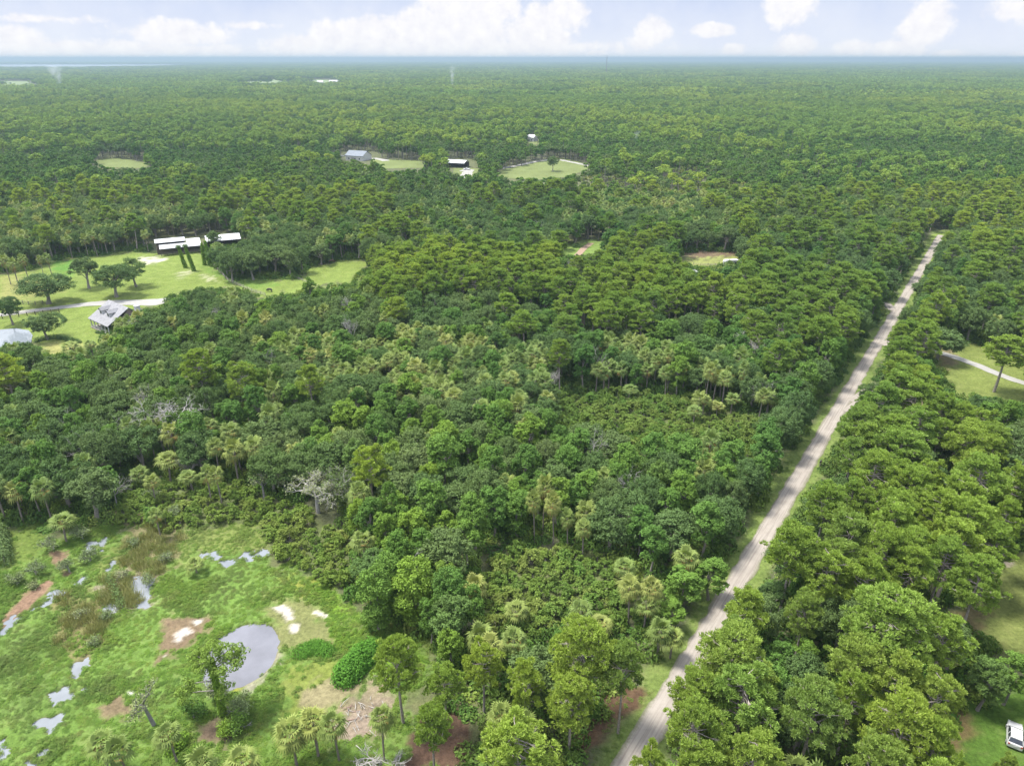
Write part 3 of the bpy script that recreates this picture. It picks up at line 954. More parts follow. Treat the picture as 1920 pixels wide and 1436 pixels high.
# bare, mossy, wet and sandy places measured on the photo: polygon, colour, softness px
C_MEADOW = (.140, .232, .046)
PATCHES = [
    (PASTURE, (.190, .255, .055), 5),
    ([(0, 520), (40, 515), (110, 540), (60, 565), (0, 560)], (.27, .28, .09), 10),
    ([(95, 492), (135, 487), (150, 500), (130, 515), (100, 512)], (.115, .24, .04), 7),
    ([(380, 500), (430, 530), (480, 545), (520, 535), (420, 505)], (.16, .26, .05), 6),
    ([(262, 487), (300, 482), (310, 487), (275, 495)], (.55, .52, .42), 3),
    ([(330, 513), (362, 508), (364, 512), (335, 519)], (.42, .42, .26), 3), ([(374, 515), (400, 520), (410, 527), (390, 526)], (.42, .42, .26), 3),
    ([(80, 640), (120, 645), (190, 655), (140, 668), (90, 668)], (.30, .30, .10), 5),
    (MEADOW, C_MEADOW, 16),
    ([(0, 990), (60, 985), (105, 1000), (70, 1050), (0, 1075)], (.150, .215, .045), 8),
    ([(300, 990), (480, 975), (520, 1000), (505, 1040), (400, 1030), (330, 1050), (240, 1110), (180, 1080), (200, 1020)], (.170, .215, .055), 10),
    ([(250, 960), (330, 950), (345, 1010), (300, 1080), (225, 1060), (235, 1000)], (.19, .175, .085), 14),
    ([(110, 1110), (200, 1120), (210, 1180), (150, 1240), (100, 1200)], (.20, .19, .075), 14),
    ([(0, 1200), (60, 1180), (130, 1290), (60, 1360), (0, 1340)], (.130, .205, .048), 18),
    ([(500, 1120), (560, 1120), (640, 1180), (620, 1220), (520, 1210), (510, 1170)], (.20, .215, .080), 14),
    ([(540, 1240), (640, 1240), (650, 1290), (610, 1350), (540, 1340), (520, 1280)], (.19, .235, .05), 16),
    ([(530, 1085), (600, 1080), (620, 1105), (560, 1112)], (.215, .245, .045), 10),
    ([(600, 1090), (690, 1180), (740, 1190), (800, 1240), (760, 1290), (640, 1220)], (.155, .270, .028), 12),
    ([(495, 1170), (512, 1200), (508, 1240), (480, 1275), (450, 1292), (430, 1290), (480, 1265), (500, 1225)], (.25, .26, .03), 5),
    ([(455, 1245), (500, 1215), (540, 1230), (500, 1262), (460, 1290)], (.30, .29, .20), 9),
    ([(600, 1300), (720, 1285), (740, 1330), (700, 1400), (640, 1385), (640, 1330)], (.27, .225, .15), 18),
    ([(640, 1330), (700, 1325), (700, 1385), (655, 1385)], (.30, .24, .18), 14),
    ([(560, 1300), (640, 1270), (680, 1290), (640, 1330), (570, 1340)], (.27, .24, .13), 14),
    ([(820, 1330), (880, 1330), (890, 1436), (760, 1440), (770, 1380)], (.13, .08, .055), 12),
    ([(310, 1170), (350, 1150), (400, 1160), (370, 1200), (320, 1240), (292, 1245)], (.21, .155, .095), 10),
    ([(330, 1188), (352, 1178), (362, 1184), (345, 1192), (336, 1204), (330, 1200)], (.56, .51, .44), 2.5),
    ([(360, 1165), (382, 1161), (378, 1168), (368, 1174)], (.52, .48, .41), 2.5),
    ([(306, 1228), (314, 1224), (312, 1234), (306, 1236)], (.48, .44, .37), 2),
    ([(510, 1137), (526, 1133), (550, 1148), (548, 1160), (536, 1166), (530, 1150)], (.60, .54, .47), 3),
    ([(545, 1170), (565, 1165), (560, 1180), (546, 1188)], (.58, .53, .46), 3),
    ([(588, 1147), (600, 1147), (616, 1154), (612, 1158)], (.56, .52, .45), 2),
    ([(236, 1297), (248, 1292), (254, 1300), (244, 1305)], (.60, .57, .52), 2),
    ([(200, 1305), (240, 1300), (240, 1330), (200, 1350)], (.20, .155, .09), 14),
    ([(370, 1360), (430, 1340), (470, 1370), (420, 1400), (370, 1390)], (.19, .14, .095), 12),
    ([(0, 1165), (40, 1115), (95, 1085), (102, 1095), (60, 1140), (0, 1185)], (.27, .175, .115), 4),
    ([(95, 1035), (125, 1040), (120, 1075), (98, 1065)], (.22,.15,.095), 8),
    ([(185, 1100), (230, 1078), (292, 1080), (290, 1120), (250, 1150), (190, 1150)], (.26, .22, .16), 8),
    ([(640, 1170), (760, 1160), (900, 1200), (900, 1240), (770, 1220), (690, 1200)], (.12, .17, .04), 10),
    ([(1080, 1330), (1160, 1280), (1210, 1300), (1120, 1400), (1060, 1436)], (.12, .075, .045), 8),
    ([(1268, 470), (1390, 468), (1392, 482), (1300, 486)], (.17, .12, .08), 4),
    ([(1268, 486), (1330, 484), (1384, 480), (1384, 500), (1275, 500)], (.27, .30, .09), 5),
    ([(1045, 455), (1160, 448), (1150, 470), (1080, 485), (1050, 482)], (.18, .27, .06), 5),
    ([(1725, 650), (1830, 625), (1930, 670), (1930, 770), (1850, 765), (1780, 755)], (.190, .235, .060), 6),
    ([(1750, 655), (1785, 660), (1800, 690), (1770, 690)], (.20, .17, .09), 6),
    ([(1770, 1230), (1800, 1120), (1860, 1030), (1940, 1030), (1940, 1230)], (.20, .24, .07), 10),
    ([(1860, 1025), (1900, 1035), (1895, 1060), (1868, 1055)], (.40, .35, .27), 6),
    ([(1770, 1160), (1830, 1120), (1850, 1180), (1800, 1240)], (.20, .17, .08), 10),
    ([(1740, 1300), (1960, 1290), (2000, 1500), (1740, 1500)], (.095, .175, .028), 12),
    ([(1740, 1290), (1800, 1300), (1830, 1380), (1760, 1436)], (.18, .14, .06), 12),
    ([(1725, 520), (1745, 440), (1800, 430), (1775, 480)], (.22, .30, .06), 4),
]
WET = [  # open water in the marsh, polygon in photo pixels, softness
    [(372, 1036), (395, 1030), (416, 1038), (420, 1048), (400, 1046), (380, 1042)], [(410, 1050), (430, 1046), (452, 1052), (440, 1060), (416, 1064)],
    [(452, 1040), (470, 1033), (500, 1031), (508, 1038), (485, 1046), (460, 1048)],
    [(155, 1022), (175, 1012), (180, 1020), (165, 1034)], [(180, 1018), (200, 1006), (205, 1018), (192, 1034)], [(198, 1060), (212, 1046), (220, 1050), (205, 1068)],
    [(135, 1096), (150, 1080), (162, 1080), (152, 1100)], [(95, 1112), (112, 1104), (118, 1112), (60, 1148), (44, 1152)], [(30, 1152), (60, 1140), (50, 1156), (10, 1180), (0, 1182)],
    [(0, 1185), (18, 1172), (8, 1192), (0, 1196)],
    [(185, 1130), (200, 1110), (225, 1090), (250, 1080), (285, 1082), (290, 1100), (280, 1130), (262, 1142), (240, 1140), (215, 1148), (195, 1148)],
    [(126, 1250), (150, 1238), (162, 1232), (166, 1244), (150, 1258), (144, 1272), (136, 1262)],
    [(88, 1298), (108, 1290), (132, 1284), (134, 1304), (118, 1322), (100, 1318)],
    [(56, 1354), (80, 1346), (100, 1338), (118, 1336), (112, 1350), (92, 1366), (74, 1360)], 
    [(70, 1408), (84, 1402), (88, 1408), (76, 1416)], [(44, 1434), (60, 1424), (66, 1430), (60, 1446), (40, 1450)], [(-4, 1396), (8, 1388), (20, 1404), (8, 1424), (-4, 1420)],
    [(150, 1290), (160, 1282), (168, 1286), (158, 1296)],
]
POND_C = G(452, 1226)[:2]
POND_R = 5.0


def smst(x):
    x = np.clip(x, 0, 1)
    return x * x * (3 - 2 * x)


def ground_fields(X, Y):
    """colour, height, wetness and greenness at ground points"""
    px, py, zc = PX(X, Y)
    n1 = fbm(X / 3.0, Y / 3.0, 3)
    n2 = fbm(X / 11.0, Y / 11.0, 9)
    n3 = fbm(X / 1.1, Y / 1.1, 21, 3)
    far = np.hypot(X, Y)
    c = np.stack([.062 + .03 * n2, .068 + .035 * n2, .036 + .012 * n1], -1)
    for poly in SCRUB:
        a = smst(polydist(px, np.minimum(py, 3000), poly) / 14 + .5)[..., None] * (far < 400)[..., None]
        c = c * (1 - a) + np.array([.085, .105, .038]) * (.7 + .6 * n1[..., None]) * a
    # verges of the dirt road
    dr = (X - road_x(Y)) * RNRM[0]
    vw = np.where(dr > 0, 3.8, 3.6) + 3.0 * (n2 - .5) * 2
    on = smst((vw + 1.6 - np.abs(dr)) / 2.0) * smst((ROAD_END + 14 - Y) / 10)
    vc = np.stack([.085 + .045 * n1, .125 + .045 * n1, .030 + .015 * n1], -1)
    c = c * (1 - on[..., None]) + vc * on[..., None]
    green = on * .4
    for poly, col, soft in PATCHES:
        xs, ys = [p[0] for p in poly], [p[1] for p in poly]
        m = (px > min(xs) - 3 * soft) & (px < max(xs) + 3 * soft) & (py > min(ys) - 3 * soft) & (py < max(ys) + 3 * soft) & (far < 700)
        if not m.any():
            continue
        sd = polydist(px[m], py[m], poly) / soft + (n1[m] - .5) * 3.6 + (n3[m] - .5) * 3.4
        a = smst(sd * .55 + .5)[..., None]
        v = (.80 + .40 * n1[m])[..., None] * .62
        c[m] = c[m] * (1 - a) + np.array(col) * v * a
        gr = 1.0 if (col[1] > col[0] * 1.12) else 0.0
        green[m] = green[m] * (1 - a[:, 0]) + gr * a[:, 0]
    z = .10 * (n2 - .5) + .05 * (n1 - .5)
    dr2 = np.clip((np.abs(dr) - 2.6) / 2.5, 0, 1)
    z = z * dr2
    wet = np.zeros_like(X)
    m0 = (px < 560) & (py > 990) & (far < 200)
    for poly in WET:
        xs, ys = [p[0] for p in poly], [p[1] for p in poly]
        m = m0 & (px > min(xs) - 16) & (px < max(xs) + 16) & (py > min(ys) - 16) & (py < max(ys) + 16)
        if not m.any():
            continue
        sd = polydist(px[m], py[m], poly) / 4.0 + (n3[m] - .5) * 6.5 - .15
        wet[m] = np.maximum(wet[m], smst(sd * .55 + .5))
    z = z - .50 * wet
    dp = np.hypot(X - POND_C[0], (Y - POND_C[1]) * .80) + (n1 - .5) * .9 + (n3 - .5) * .5
    pd = smst((POND_R + .8 - dp) / 1.6)
    z = np.where(dp < POND_R + 2, z * (1 - pd) - .75 * pd + .08 * (1 - pd), z)
    wet = np.maximum(wet, pd)
    mud = np.clip(wet * 1.6, 0, 1)[..., None]
    c = c * (1 - mud) + np.array([.10, .085, .055]) * mud
    return c, z, wet, green, (px, py)


def build_ground():
    xs = axis(-43000, 43000, [(-230, -122, 1.4), (-122, 8, .42), (8, 140, 1.0), (140, 330, 2.2)], 1)
    ys = axis(-43000, 43000, [(44, 142, .42), (142, 250, 1.1), (250, 420, 1.8)], 1)
    X, Y = np.meshgrid(xs, ys)
    c, z, wet, gr, _ = ground_fields(X.ravel(), np.where(Y.ravel() > 5, Y.ravel(), 5.0))
    z = np.where((np.hypot(X, Y).ravel() < 600) & (Y.ravel() > 5), z, 0)
    nx, ny = len(xs), len(ys)
    i = (np.arange(ny - 1)[:, None] * nx + np.arange(nx - 1)[None, :]).ravel()
    Q = np.stack([i, i + 1, i + nx + 1, i + nx], 1)
    V = np.stack([X.ravel(), Y.ravel(), z], 1)
    m = bpy.data.materials.new('ground_cover')
    m.use_nodes = True
    w = NT(m.node_tree)
    out = w.n('ShaderNodeOutputMaterial')
    b = w.n('ShaderNodeBsdfPrincipled')
    at = w.n('ShaderNodeAttribute', attribute_name='tint')
    geo = w.n('ShaderNodeNewGeometry')
    P = geo.outputs['Position']
    f1 = w.noise(P, 1.6, 6, .7)
    f2 = w.noise(P, .35, 5, .6)
    f3 = w.noise(P, 7.0, 3, .7)
    k = w.math('ADD', w.maprange(f1, .3, .7, .62, 1.34), w.math('ADD', w.maprange(f2, .3, .7, -.16, .16), w.maprange(f3, .3, .7, -.16, .16)))
    sc = w.n('ShaderNodeVectorMath', operation='SCALE')
    w.l(at.outputs['Color'], sc.inputs[0])
    w.l(k, sc.inputs['Scale'])
    dry = w.mix(w.math('MULTIPLY', w.maprange(f2, .52, .75), .30), sc.outputs[0], (.16, .14, .07))
    w.l(dry, b.inputs['Base Color'])
    b.inputs['Roughness'].default_value = .95
    b.inputs['Specular IOR Level'].default_value = .1
    bp = w.n('ShaderNodeBump')
    bp.inputs['Strength'].default_value = 1.0
    bp.inputs['Distance'].default_value = .2
    w.l(f1, bp.inputs['Height'])
    w.l(bp.outputs[0], b.inputs['Normal'])
    w.l(b.outputs[0], out.inputs[0])
    me = mesh_np('ground', V, Q, None, [m], {'tint': c}, smooth=True)
    g = obj('ground', me)
    tag(g, kind='structure')


build_ground()


def water_mat(name, col, rough=.06, bump=.01, scale=2.0, spec=.5):
    m = bpy.data.materials.new(name)
    m.use_nodes = True
    w = NT(m.node_tree)
    out = w.n('ShaderNodeOutputMaterial')
    b = w.n('ShaderNodeBsdfPrincipled')
    geo = w.n('ShaderNodeNewGeometry')
    nz = w.noise(geo.outputs['Position'], scale, 4, .6)
    n2 = w.noise(geo.outputs['Position'], .25, 4, .6)
    w.val(b.inputs['Base Color'], w.mix(w.maprange(n2, .3, .7), tuple(c * .85 for c in col), tuple(min(1, c * 1.15) for c in col)))
    b.inputs['Roughness'].default_value = rough
    b.inputs['IOR'].default_value = 1.33
    b.inputs['Specular IOR Level'].default_value = spec
    bp = w.n('ShaderNodeBump')
    bp.inputs['Strength'].default_value = .5
    bp.inputs['Distance'].default_value = bump
    w.l(nz, bp.inputs['Height'])
    w.l(bp.outputs[0], b.inputs['Normal'])
    w.l(b.outputs[0], out.inputs[0])
    return m


def sheet(name, pts, z, mat, kind='structure', rough_edge=0.0, seg=1.0):
    """flat polygon sheet with an irregular outline"""
    P = []
    n = len(pts)
    for i in range(n):
        a, b = np.array(pts[i][:2]), np.array(pts[(i + 1) % n][:2])
        k = max(1, int(np.linalg.norm(b - a) / seg))
        for j in range(k):
            P.append(a + (b - a) * j / k)
    P = np.array(P)
    if rough_edge:
        c = P.mean(0)
        nz = fbm(P[:, 0] / (seg * 4), P[:, 1] / (seg * 4), 77) - .5
        P = P + unit(P - c) * (nz * 2 * rough_edge)[:, None]
    bm = bmesh.new()
    vs = [bm.verts.new((p[0], p[1], z)) for p in P]
    bm.faces.new(vs)
    bmesh.ops.triangulate(bm, faces=bm.faces)
    bmesh.ops.recalc_face_normals(bm, faces=bm.faces)
    me = bpy.data.meshes.new(name)
    bm.to_mesh(me)
    bm.free()
    if len(me.polygons) and me.polygons[0].normal.z < 0:
        me.flip_normals()
    me.materials.append(mat)
    o = obj(name, me)
    tag(o, kind=kind)
    return o


W_MARSH = water_mat('marsh_water', (.15, .165, .18), .08)
W_POND = water_mat('pond_water', (.125, .128, .148), .05)
a = [G(-260, 985), G(540, 985), G(540, 1090), G(300, 1210), G(280, 1500), G(-60, 1560)]
sheet('marsh_water', a, -.20, W_MARSH, seg=200)
sheet('pond_water', [(POND_C[0] + (POND_R + 1.4) * math.cos(t), POND_C[1] + (POND_R + 1.4) * 1.25 * math.sin(t)) for t in np.linspace(0, 2 * math.pi, 48, endpoint=False)], -.16, W_POND, seg=50)
sheet('house_pond_water', [G(*p) for p in [(-60, 622), (0, 619), (30, 617), (55, 620), (63, 630), (60, 643), (30, 650), (-10, 656), (-80, 660)]], .14, water_mat('house_pond', (.15, .17, .19), .05), rough_edge=.8, seg=1.5)


# dirt road and tracks ------------------------------------------------------------------
def road_mat(name, base, lo, hi, tracks=True):
    m = bpy.data.materials.new(name)
    m.use_nodes = True
    w = NT(m.node_tree)
    out = w.n('ShaderNodeOutputMaterial')
    b = w.n('ShaderNodeBsdfPrincipled')
    uv = w.n('ShaderNodeAttribute', attribute_name='uvp')     # across (-1..1), along in metres
    sep = w.n('ShaderNodeSeparateXYZ')
    w.l(uv.outputs['Vector'], sep.inputs[0])
    geo = w.n('ShaderNodeNewGeometry')
    P = geo.outputs['Position']
    n1 = w.noise(P, .35, 6, .65)
    n2 = w.noise(P, 2.5, 5, .7)
    cmb = w.n('ShaderNodeCombineXYZ')
    w.val(cmb.inputs[0], w.math('MULTIPLY', sep.outputs[0], 5.0))
    w.val(cmb.inputs[1], w.math('MULTIPLY', sep.outputs[1], .07))
    streak = w.noise(cmb.outputs[0], 1.3, 5, .6)
    col = w.mix(w.maprange(n1, .3, .7), hi, base)
    col = w.mix(w.math('MULTIPLY', w.maprange(streak, .45, .66), .7), col, lo)
    if tracks:
        ax = w.math('ABSOLUTE', w.math('ADD', w.math('ABSOLUTE', sep.outputs[0]), -.42))
        tr = w.math('MULTIPLY', w.maprange(ax, .22, .05, 0, 1, True), .30)
        col = w.mix(tr, col, hi)
        edge = w.math('ADD', w.math('ABSOLUTE', sep.outputs[0]), w.math('MULTIPLY', w.math('SUBTRACT', n2, .5), .5))
        col = w.mix(w.maprange(edge, .72, 1.0, 0, .85), col, (.105, .115, .055))
    col = w.mix(w.math('MULTIPLY', w.maprange(n2, .55, .75), .35), col, lo)
    w.val(b.inputs['Base Color'], col)
    b.inputs['Roughness'].default_value = .95
    b.inputs['Specular IOR Level'].default_value = .1
    bp = w.n('ShaderNodeBump')
    bp.inputs['Strength'].default_value = .6
    bp.inputs['Distance'].default_value = .04
    w.l(n2, bp.inputs['Height'])
    w.l(bp.outputs[0], b.inputs['Normal'])
    w.l(b.outputs[0], out.inputs[0])
    return m


def strip(name, pts, width, z, mat, seg=1.2, jag=.35, kind='structure', label=None, cat=None):
    pts = np.array([p[:2] for p in pts], float)
    dl = np.hypot(*np.diff(pts, axis=0).T)
    s = np.concatenate([[0], np.cumsum(dl)])
    t = np.arange(0, s[-1], seg)
    x, y = np.interp(t, s, pts[:, 0]), np.interp(t, s, pts[:, 1])
    P = np.stack([x, y], 1)
    d = unit(np.gradient(P, axis=0))
    nrm = np.stack([d[:, 1], -d[:, 0]], 1)
    w = np.broadcast_to(np.interp(t, s, width) if hasattr(width, '__len__') else width, (len(t),)) * .5
    rows = []
    K = 9
    for k in range(K):
        u = -1 + 2 * k / (K - 1)
        j = (fbm(t / 2.2, np.full_like(t, 3.1 + (5 if u > 0 else 0)), 5, 3) - .5) * 2 * jag * abs(u) ** 6
        rows.append(P + nrm * (u * w + math.copysign(1, u) * j)[:, None])
    V = np.stack(rows, 1)
    zz = z + np.array([-.02, .03, .01, .03, .05, .03, .01, .03, -.02])[None, :]
    V3 = np.concatenate([V, np.broadcast_to(zz, V.shape[:2])[..., None]], -1).reshape(-1, 3)
    n = len(t)
    i = (np.arange(n - 1)[:, None] * K + np.arange(K - 1)[None, :]).ravel()
    Q = np.stack([i, i + 1, i + K + 1, i + K], 1)
    uvp = np.stack([np.tile(np.linspace(-1, 1, K), n), np.repeat(t, K), np.zeros(n * K)], 1)
    me = mesh_np(name, V3, Q, None, [mat], {'uvp': uvp}, smooth=True)
    o = obj(name, me)
    tag(o, kind=kind)
    return o


MR = road_mat('dirt_road', (.228, .204, .176), (.145, .124, .105), (.290, .264, .232))
MD = road_mat('gravel_drive', (.24, .235, .215), (.18, .175, .155), (.29, .285, .27), False)
ys = np.linspace(30, ROAD_END, 60)
strip('dirt_road', [(road_x(y), y) for y in ys], 3.5, .05, MR, .8, .5)
strip('driveway', [G(-60, 602), G(0, 591), G(60, 583), G(110, 577), G(160, 571), G(200, 568), G(250, 567), G(290, 567), G(325, 560)], [4, 4, 4, 4, 4.6, 5.5, 6, 8, 4], .08, MD, 1.0, .3)
strip('lawn_drive', [G(1728, 655), G(1765, 662), G(1800, 673), G(1835, 686), G(1862, 698), G(1900, 712), G(1960, 730)], 3.0, .08, MD, 1.0, .4)
strip('side_track', [(road_x(164) + 1.5, 164), G(1640, 724), G(1665, 716)], 2.2, .07, MR, .8, .3)
strip('side_track', [(road_x(158) + 1.5, 158), G(1635, 733), G(1655, 728), G(1672, 716)], 1.6, .09, MR, .8, .3)
strip('side_track', [(road_x(236) - 1.5, 236), G(1664, 570), G(1655, 570)], 3.0, .07, MR, .8, .3)
strip('side_track', [(road_x(203) + 1.5, 203), G(1672, 640), G(1695, 648), G(1705, 652)], 3.4, .07, MR, .8, .4)
strip('sand_path', [G(1078, 487), G(1086, 475), G(1096, 465), G(1108, 456)], 3.0, .07, pmat('red_sand', (.24, .17, .12)), 1.0, .4)
strip('far_drive', [G(930, 318), G(970, 311), G(1000, 304), G(1030, 300), G(1050, 300), G(1080, 306), G(1110, 312)], 5, .12, MD, 4, .8)
strip('far_drive', [G(868, 322), G(880, 318), G(872, 332), G(858, 338)], 8, .12, MD, 4, .8)
strip('far_drive', [G(700, 297), G(718, 300), G(726, 303)], 7, .12, MD, 4, .8)
strip('far_drive', [G(620, 293), G(648, 292)], 8, .12, MD, 4, .8)

M['field'] = pmat('field_grass', (.115, .140, .048), .95, .1, .25, .05)
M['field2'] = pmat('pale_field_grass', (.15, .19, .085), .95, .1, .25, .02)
FIELDS = [([(150, 303), (215, 296), (300, 309), (262, 316), (200, 315)], 'field'), ([(700, 299), (800, 303), (800, 316), (715, 318)], 'field'),
          ([(920, 322), (1000, 305), (1060, 296), (1115, 312), (1060, 332), (1000, 337), (940, 334)], 'field'),
          ([(850, 316), (900, 316), (895, 338), (850, 338)], 'field'), ([(985, 262), (1012, 262), (1012, 272), (985, 272)], 'field'),
          ([(450, 151), (522, 149.5), (530, 155.5), (470, 157)], 'field2'), ([(560, 149.5), (600, 149.5), (650, 153), (625, 157.5), (590, 156)], 'field2'), ([(-40, 153), (50, 153), (60, 161), (-40, 162)], 'field2'),
          ([(1380, 136), (1600, 136), (1640, 141), (1400, 142)], 'field2'), ([(1600, 137.5), (1620, 138), (1660, 142), (1600, 143)], 'field2')]
for f, mk in FIELDS:
    sheet('field', [G(*p) for p in f], .10, M[mk], rough_edge=8, seg=12)

# the lake on the horizon
LAKE = [(-900, 131), (150, 129.6), (300, 126.6), (400, 123.4), (330, 121.6), (100, 121.4), (-900, 121.6)]
sheet('lake_water', [G(*p) for p in LAKE], .25, water_mat('lake_water', (.40, .44, .46), .15, .05, .3), seg=500)

# ------------------------------------------------------------------ plant positions
def zone_pick(px, py, rng):
    Wt, hs = ZONES[0][1], 1.0
    for poly, wt, s in ZONES[1:]:
        if inpoly([px], [py], poly)[0]:
            Wt, hs = wt, s
    r = rng.random() * sum(Wt)
    for k, x in enumerate(Wt):
        r -= x
        if r <= 0:
            return KINDS[k], hs
    return KINDS[0], hs


def zone_arrays(px, py, rnd):
    """vectorised zone pick"""
    kind = np.zeros(len(px), int)
    hs = np.ones(len(px))
    for poly, wt, s in ZONES:
        m = inpoly(px, py, poly)
        cw = np.cumsum(wt) / sum(wt)
        kind[m] = np.minimum(np.searchsorted(cw, rnd[m]), 4)
        hs[m] = s
    return kind, hs


def blocked(x, y, h, r, allow_clear=False):
    """True where a crown would stand in or hide an opening that the photo shows"""
    res = np.zeros(len(x), bool)
    pts = [(0, 0, 0.0), (0, 0, .55), (0, 0, .98), (-.8, 0, .7), (.8, 0, .7), (-.5, 0, .92), (.5, 0, .92), (-.8, 0, .3), (.8, 0, .3), (0, 0, .25)]
    P = [PX(x + a * r, y + b * r, h * c) for a, b, c in pts]
    for poly in CLEAR + [MEADOW] + ([] if allow_clear else SCRUB):
        x0, x1 = min(p[0] for p in poly) - 5, max(p[0] for p in poly) + 5
        near = (P[0][0] > x0 - 150) & (P[0][0] < x1 + 150)
        for p in P:
            m = near & ~res
            if not m.any():
                break
            res[m] |= inpoly(p[0][m], p[1][m], poly)
    # keep the dirt road and its verges free
    dr = (x - road_x(y)) * RNRM[0]
    edge = 2.5 + 2.2 * fbm(x / 9, y / 9, 31) + np.where((y < 95) & (dr < 0), 1.6, 0.0)
    res |= (np.abs(dr) < edge + r * .55) & (y < ROAD_END + 12)
    for (cx, cy, rr) in ([] if allow_clear else KEEP):
        res |= np.hypot(x - cx, y - cy) < rr + r * .7
    return res


KEEP = [(*G(600, 985)[:2], 3.6), (*G(590, 955)[:2], 3.0), (*G(1903, 1375)[:2], 4.5), (*G(1672, 716)[:2], 2.0), (*G(1662, 570)[:2], 2.5), (*G(1695, 648)[:2], 2.5), (*G(1640, 722)[:2], 2.5)]

PL = []     # placed plants: dict(kind, x, y, r, h, arch, rz, s, sz, label)
for it in HAND:
    kind, hx, hy, wpx, hh, ai, lab = it
    A = ARCH[kind][ai % len(ARCH[kind])]
    cfrac = {'pine_tree': .80, 'live_oak': .62, 'hardwood_tree': .66, 'cabbage_palm': .93, 'shrub': .5}[kind]
    x, y, _ = G(hx, hy, hh * cfrac)
    zc = PX(x, y, hh * cfrac)[2]
    r = wpx * zc / FPX * .5
    s = r / A['R']
    PL.append(dict(kind=kind, x=x, y=y, r=r, h=hh, arch=ai % len(ARCH[kind]), s=s, sz=hh / A['H'], rz=(hx * 7.13) % 6.28, label=lab, hand=True))


class Hash:
    def __init__(s, c=7.0):
        s.c, s.d = c, {}

    def add(s, p):
        s.d.setdefault((int(p['x'] // s.c), int(p['y'] // s.c)), []).append(p)

    def clash(s, x, y, r, f):
        i, j = int(x // s.c), int(y // s.c)
        for a in (i - 1, i, i + 1):
            for b in (j - 1, j, j + 1):
                for p in s.d.get((a, b), ()):
                    if math.hypot(p['x'] - x, p['y'] - y) < (p['r'] + r) * (f if p['kind'] != 'cabbage_palm' else f * .8):
                        return True
        return False


HS = Hash(12.0)
for p in PL:
    HS.add(p)

RAD = {0: (2.7, 4.9), 1: (2.1, 3.6), 2: (2.8, 4.6), 3: (1.9, 2.4), 4: (1.2, 2.2)}
HT = {0: (8, 12.5), 1: (8.5, 14.5), 2: (13, 18), 3: (7.0, 11.5), 4: (1.9, 3.6)}


def scatter_near():
    rng = np.random.default_rng(91)
    st = 2.7
    gx, gy = np.meshgrid(np.arange(-360, 400, st), np.arange(40, REACH, st))
    x = gx.ravel() + rng.uniform(-st, st, gx.size) * .5
    y = gy.ravel() + rng.uniform(-st, st, gx.size) * .5
    m = (np.abs(x) < y * .78 + 34)
    x, y = x[m], y[m]
    o = rng.permutation(len(x))
    x, y = x[o], y[o]
    px, py, _ = PX(x, y, 8.0)
    # ragged zone borders
    k, hs = zone_arrays(px + 60 * (fbm(x / 15, y / 15, 5) - .5), py + 40 * (fbm(x / 15, y / 15, 6) - .5), rng.random(len(x)))
    u = rng.random(len(x))
    lo, hi = np.array([RAD[i][0] for i in range(5)]), np.array([RAD[i][1] for i in range(5)])
    r = lo[k] + (hi - lo)[k] * u
    hl, hh = np.array([HT[i][0] for i in range(5)]), np.array([HT[i][1] for i in range(5)])
    h = (hl[k] + (hh - hl)[k] * np.clip(.6 * u + .4 * rng.random(len(x)), 0, 1)) * hs
    # shrubs grow low in the thickets: a tall shrub zone keeps its own height
    ok = ~blocked(x, y, h, r)
    x, y, k, r, h = x[ok], y[ok], k[ok], r[ok], h[ok]
    order = np.argsort(-(r + rng.uniform(0, 1.6, len(r))) * (k != 3) - (k == 3) * rng.uniform(2, 6.5, len(r)), kind='stable')
    for i in order:
        if HS.clash(x[i], y[i], r[i], .60 if k[i] != 4 else .55):
            continue
        kind = KINDS[k[i]]
        ai = int(rng.integers(len(ARCH[kind])))
        A = ARCH[kind][ai]
        p = dict(kind=kind, x=float(x[i]), y=float(y[i]), r=float(r[i]), h=float(h[i]), arch=ai, s=float(r[i] / A['R']), sz=float(h[i] / A['H']), rz=float(rng.uniform(0, 6.28)), label=None, hand=False)
        PL.append(p)
        HS.add(p)


def scatter_scrub():
    rng = np.random.default_rng(92)
    gx, gy = np.meshgrid(np.arange(-120, 160, 1.5), np.arange(60, 260, 1.5))
    x = gx.ravel() + rng.uniform(-.7, .7, gx.size)
    y = gy.ravel() + rng.uniform(-.7, .7, gx.size)
    px, py, _ = PX(x, y, 1.6)
    sd = np.max([polydist(px, py, q) for q in SCRUB], axis=0) + 46 * (fbm(x / 7, y / 7, 12) - .40)
    ok = (sd > -6) & ~blocked(x, y, x * 0 + 2.0, x * 0 + 1.2, True)
    o = rng.permutation(np.where(ok)[0])
    for i in o:
        r = float(rng.uniform(.9, 2.2))
        if HS.clash(x[i], y[i], r, .46):
            continue
        ai = int(rng.integers(3))
        A = ARCH['shrub'][ai]
        h = r * rng.uniform(.9, 1.6)
        if rng.random() < .035:
            kk = 'cabbage_palm' if rng.random() < .6 else 'hardwood_tree'
            aj = int(rng.integers(4))
            AA = ARCH[kk][aj]
            rr_ = 1.9 if kk == 'cabbage_palm' else 1.7
            hh_ = float(rng.uniform(3, 6))
            q = dict(kind=kk, x=float(x[i]), y=float(y[i]), r=rr_, h=hh_, arch=aj, s=rr_ / AA['R'], sz=hh_ / AA['H'], rz=float(rng.uniform(0, 6.28)), label=None, hand=False)
            PL.append(q)
            HS.add(q)
            continue
        p = dict(kind='shrub', x=float(x[i]), y=float(y[i]), r=r, h=h, arch=ai, s=r / A['R'], sz=h / A['H'], rz=float(rng.uniform(0, 6.28)), label=None, hand=False)
        PL.append(p)
        HS.add(p)


scatter_scrub()
scatter_near()

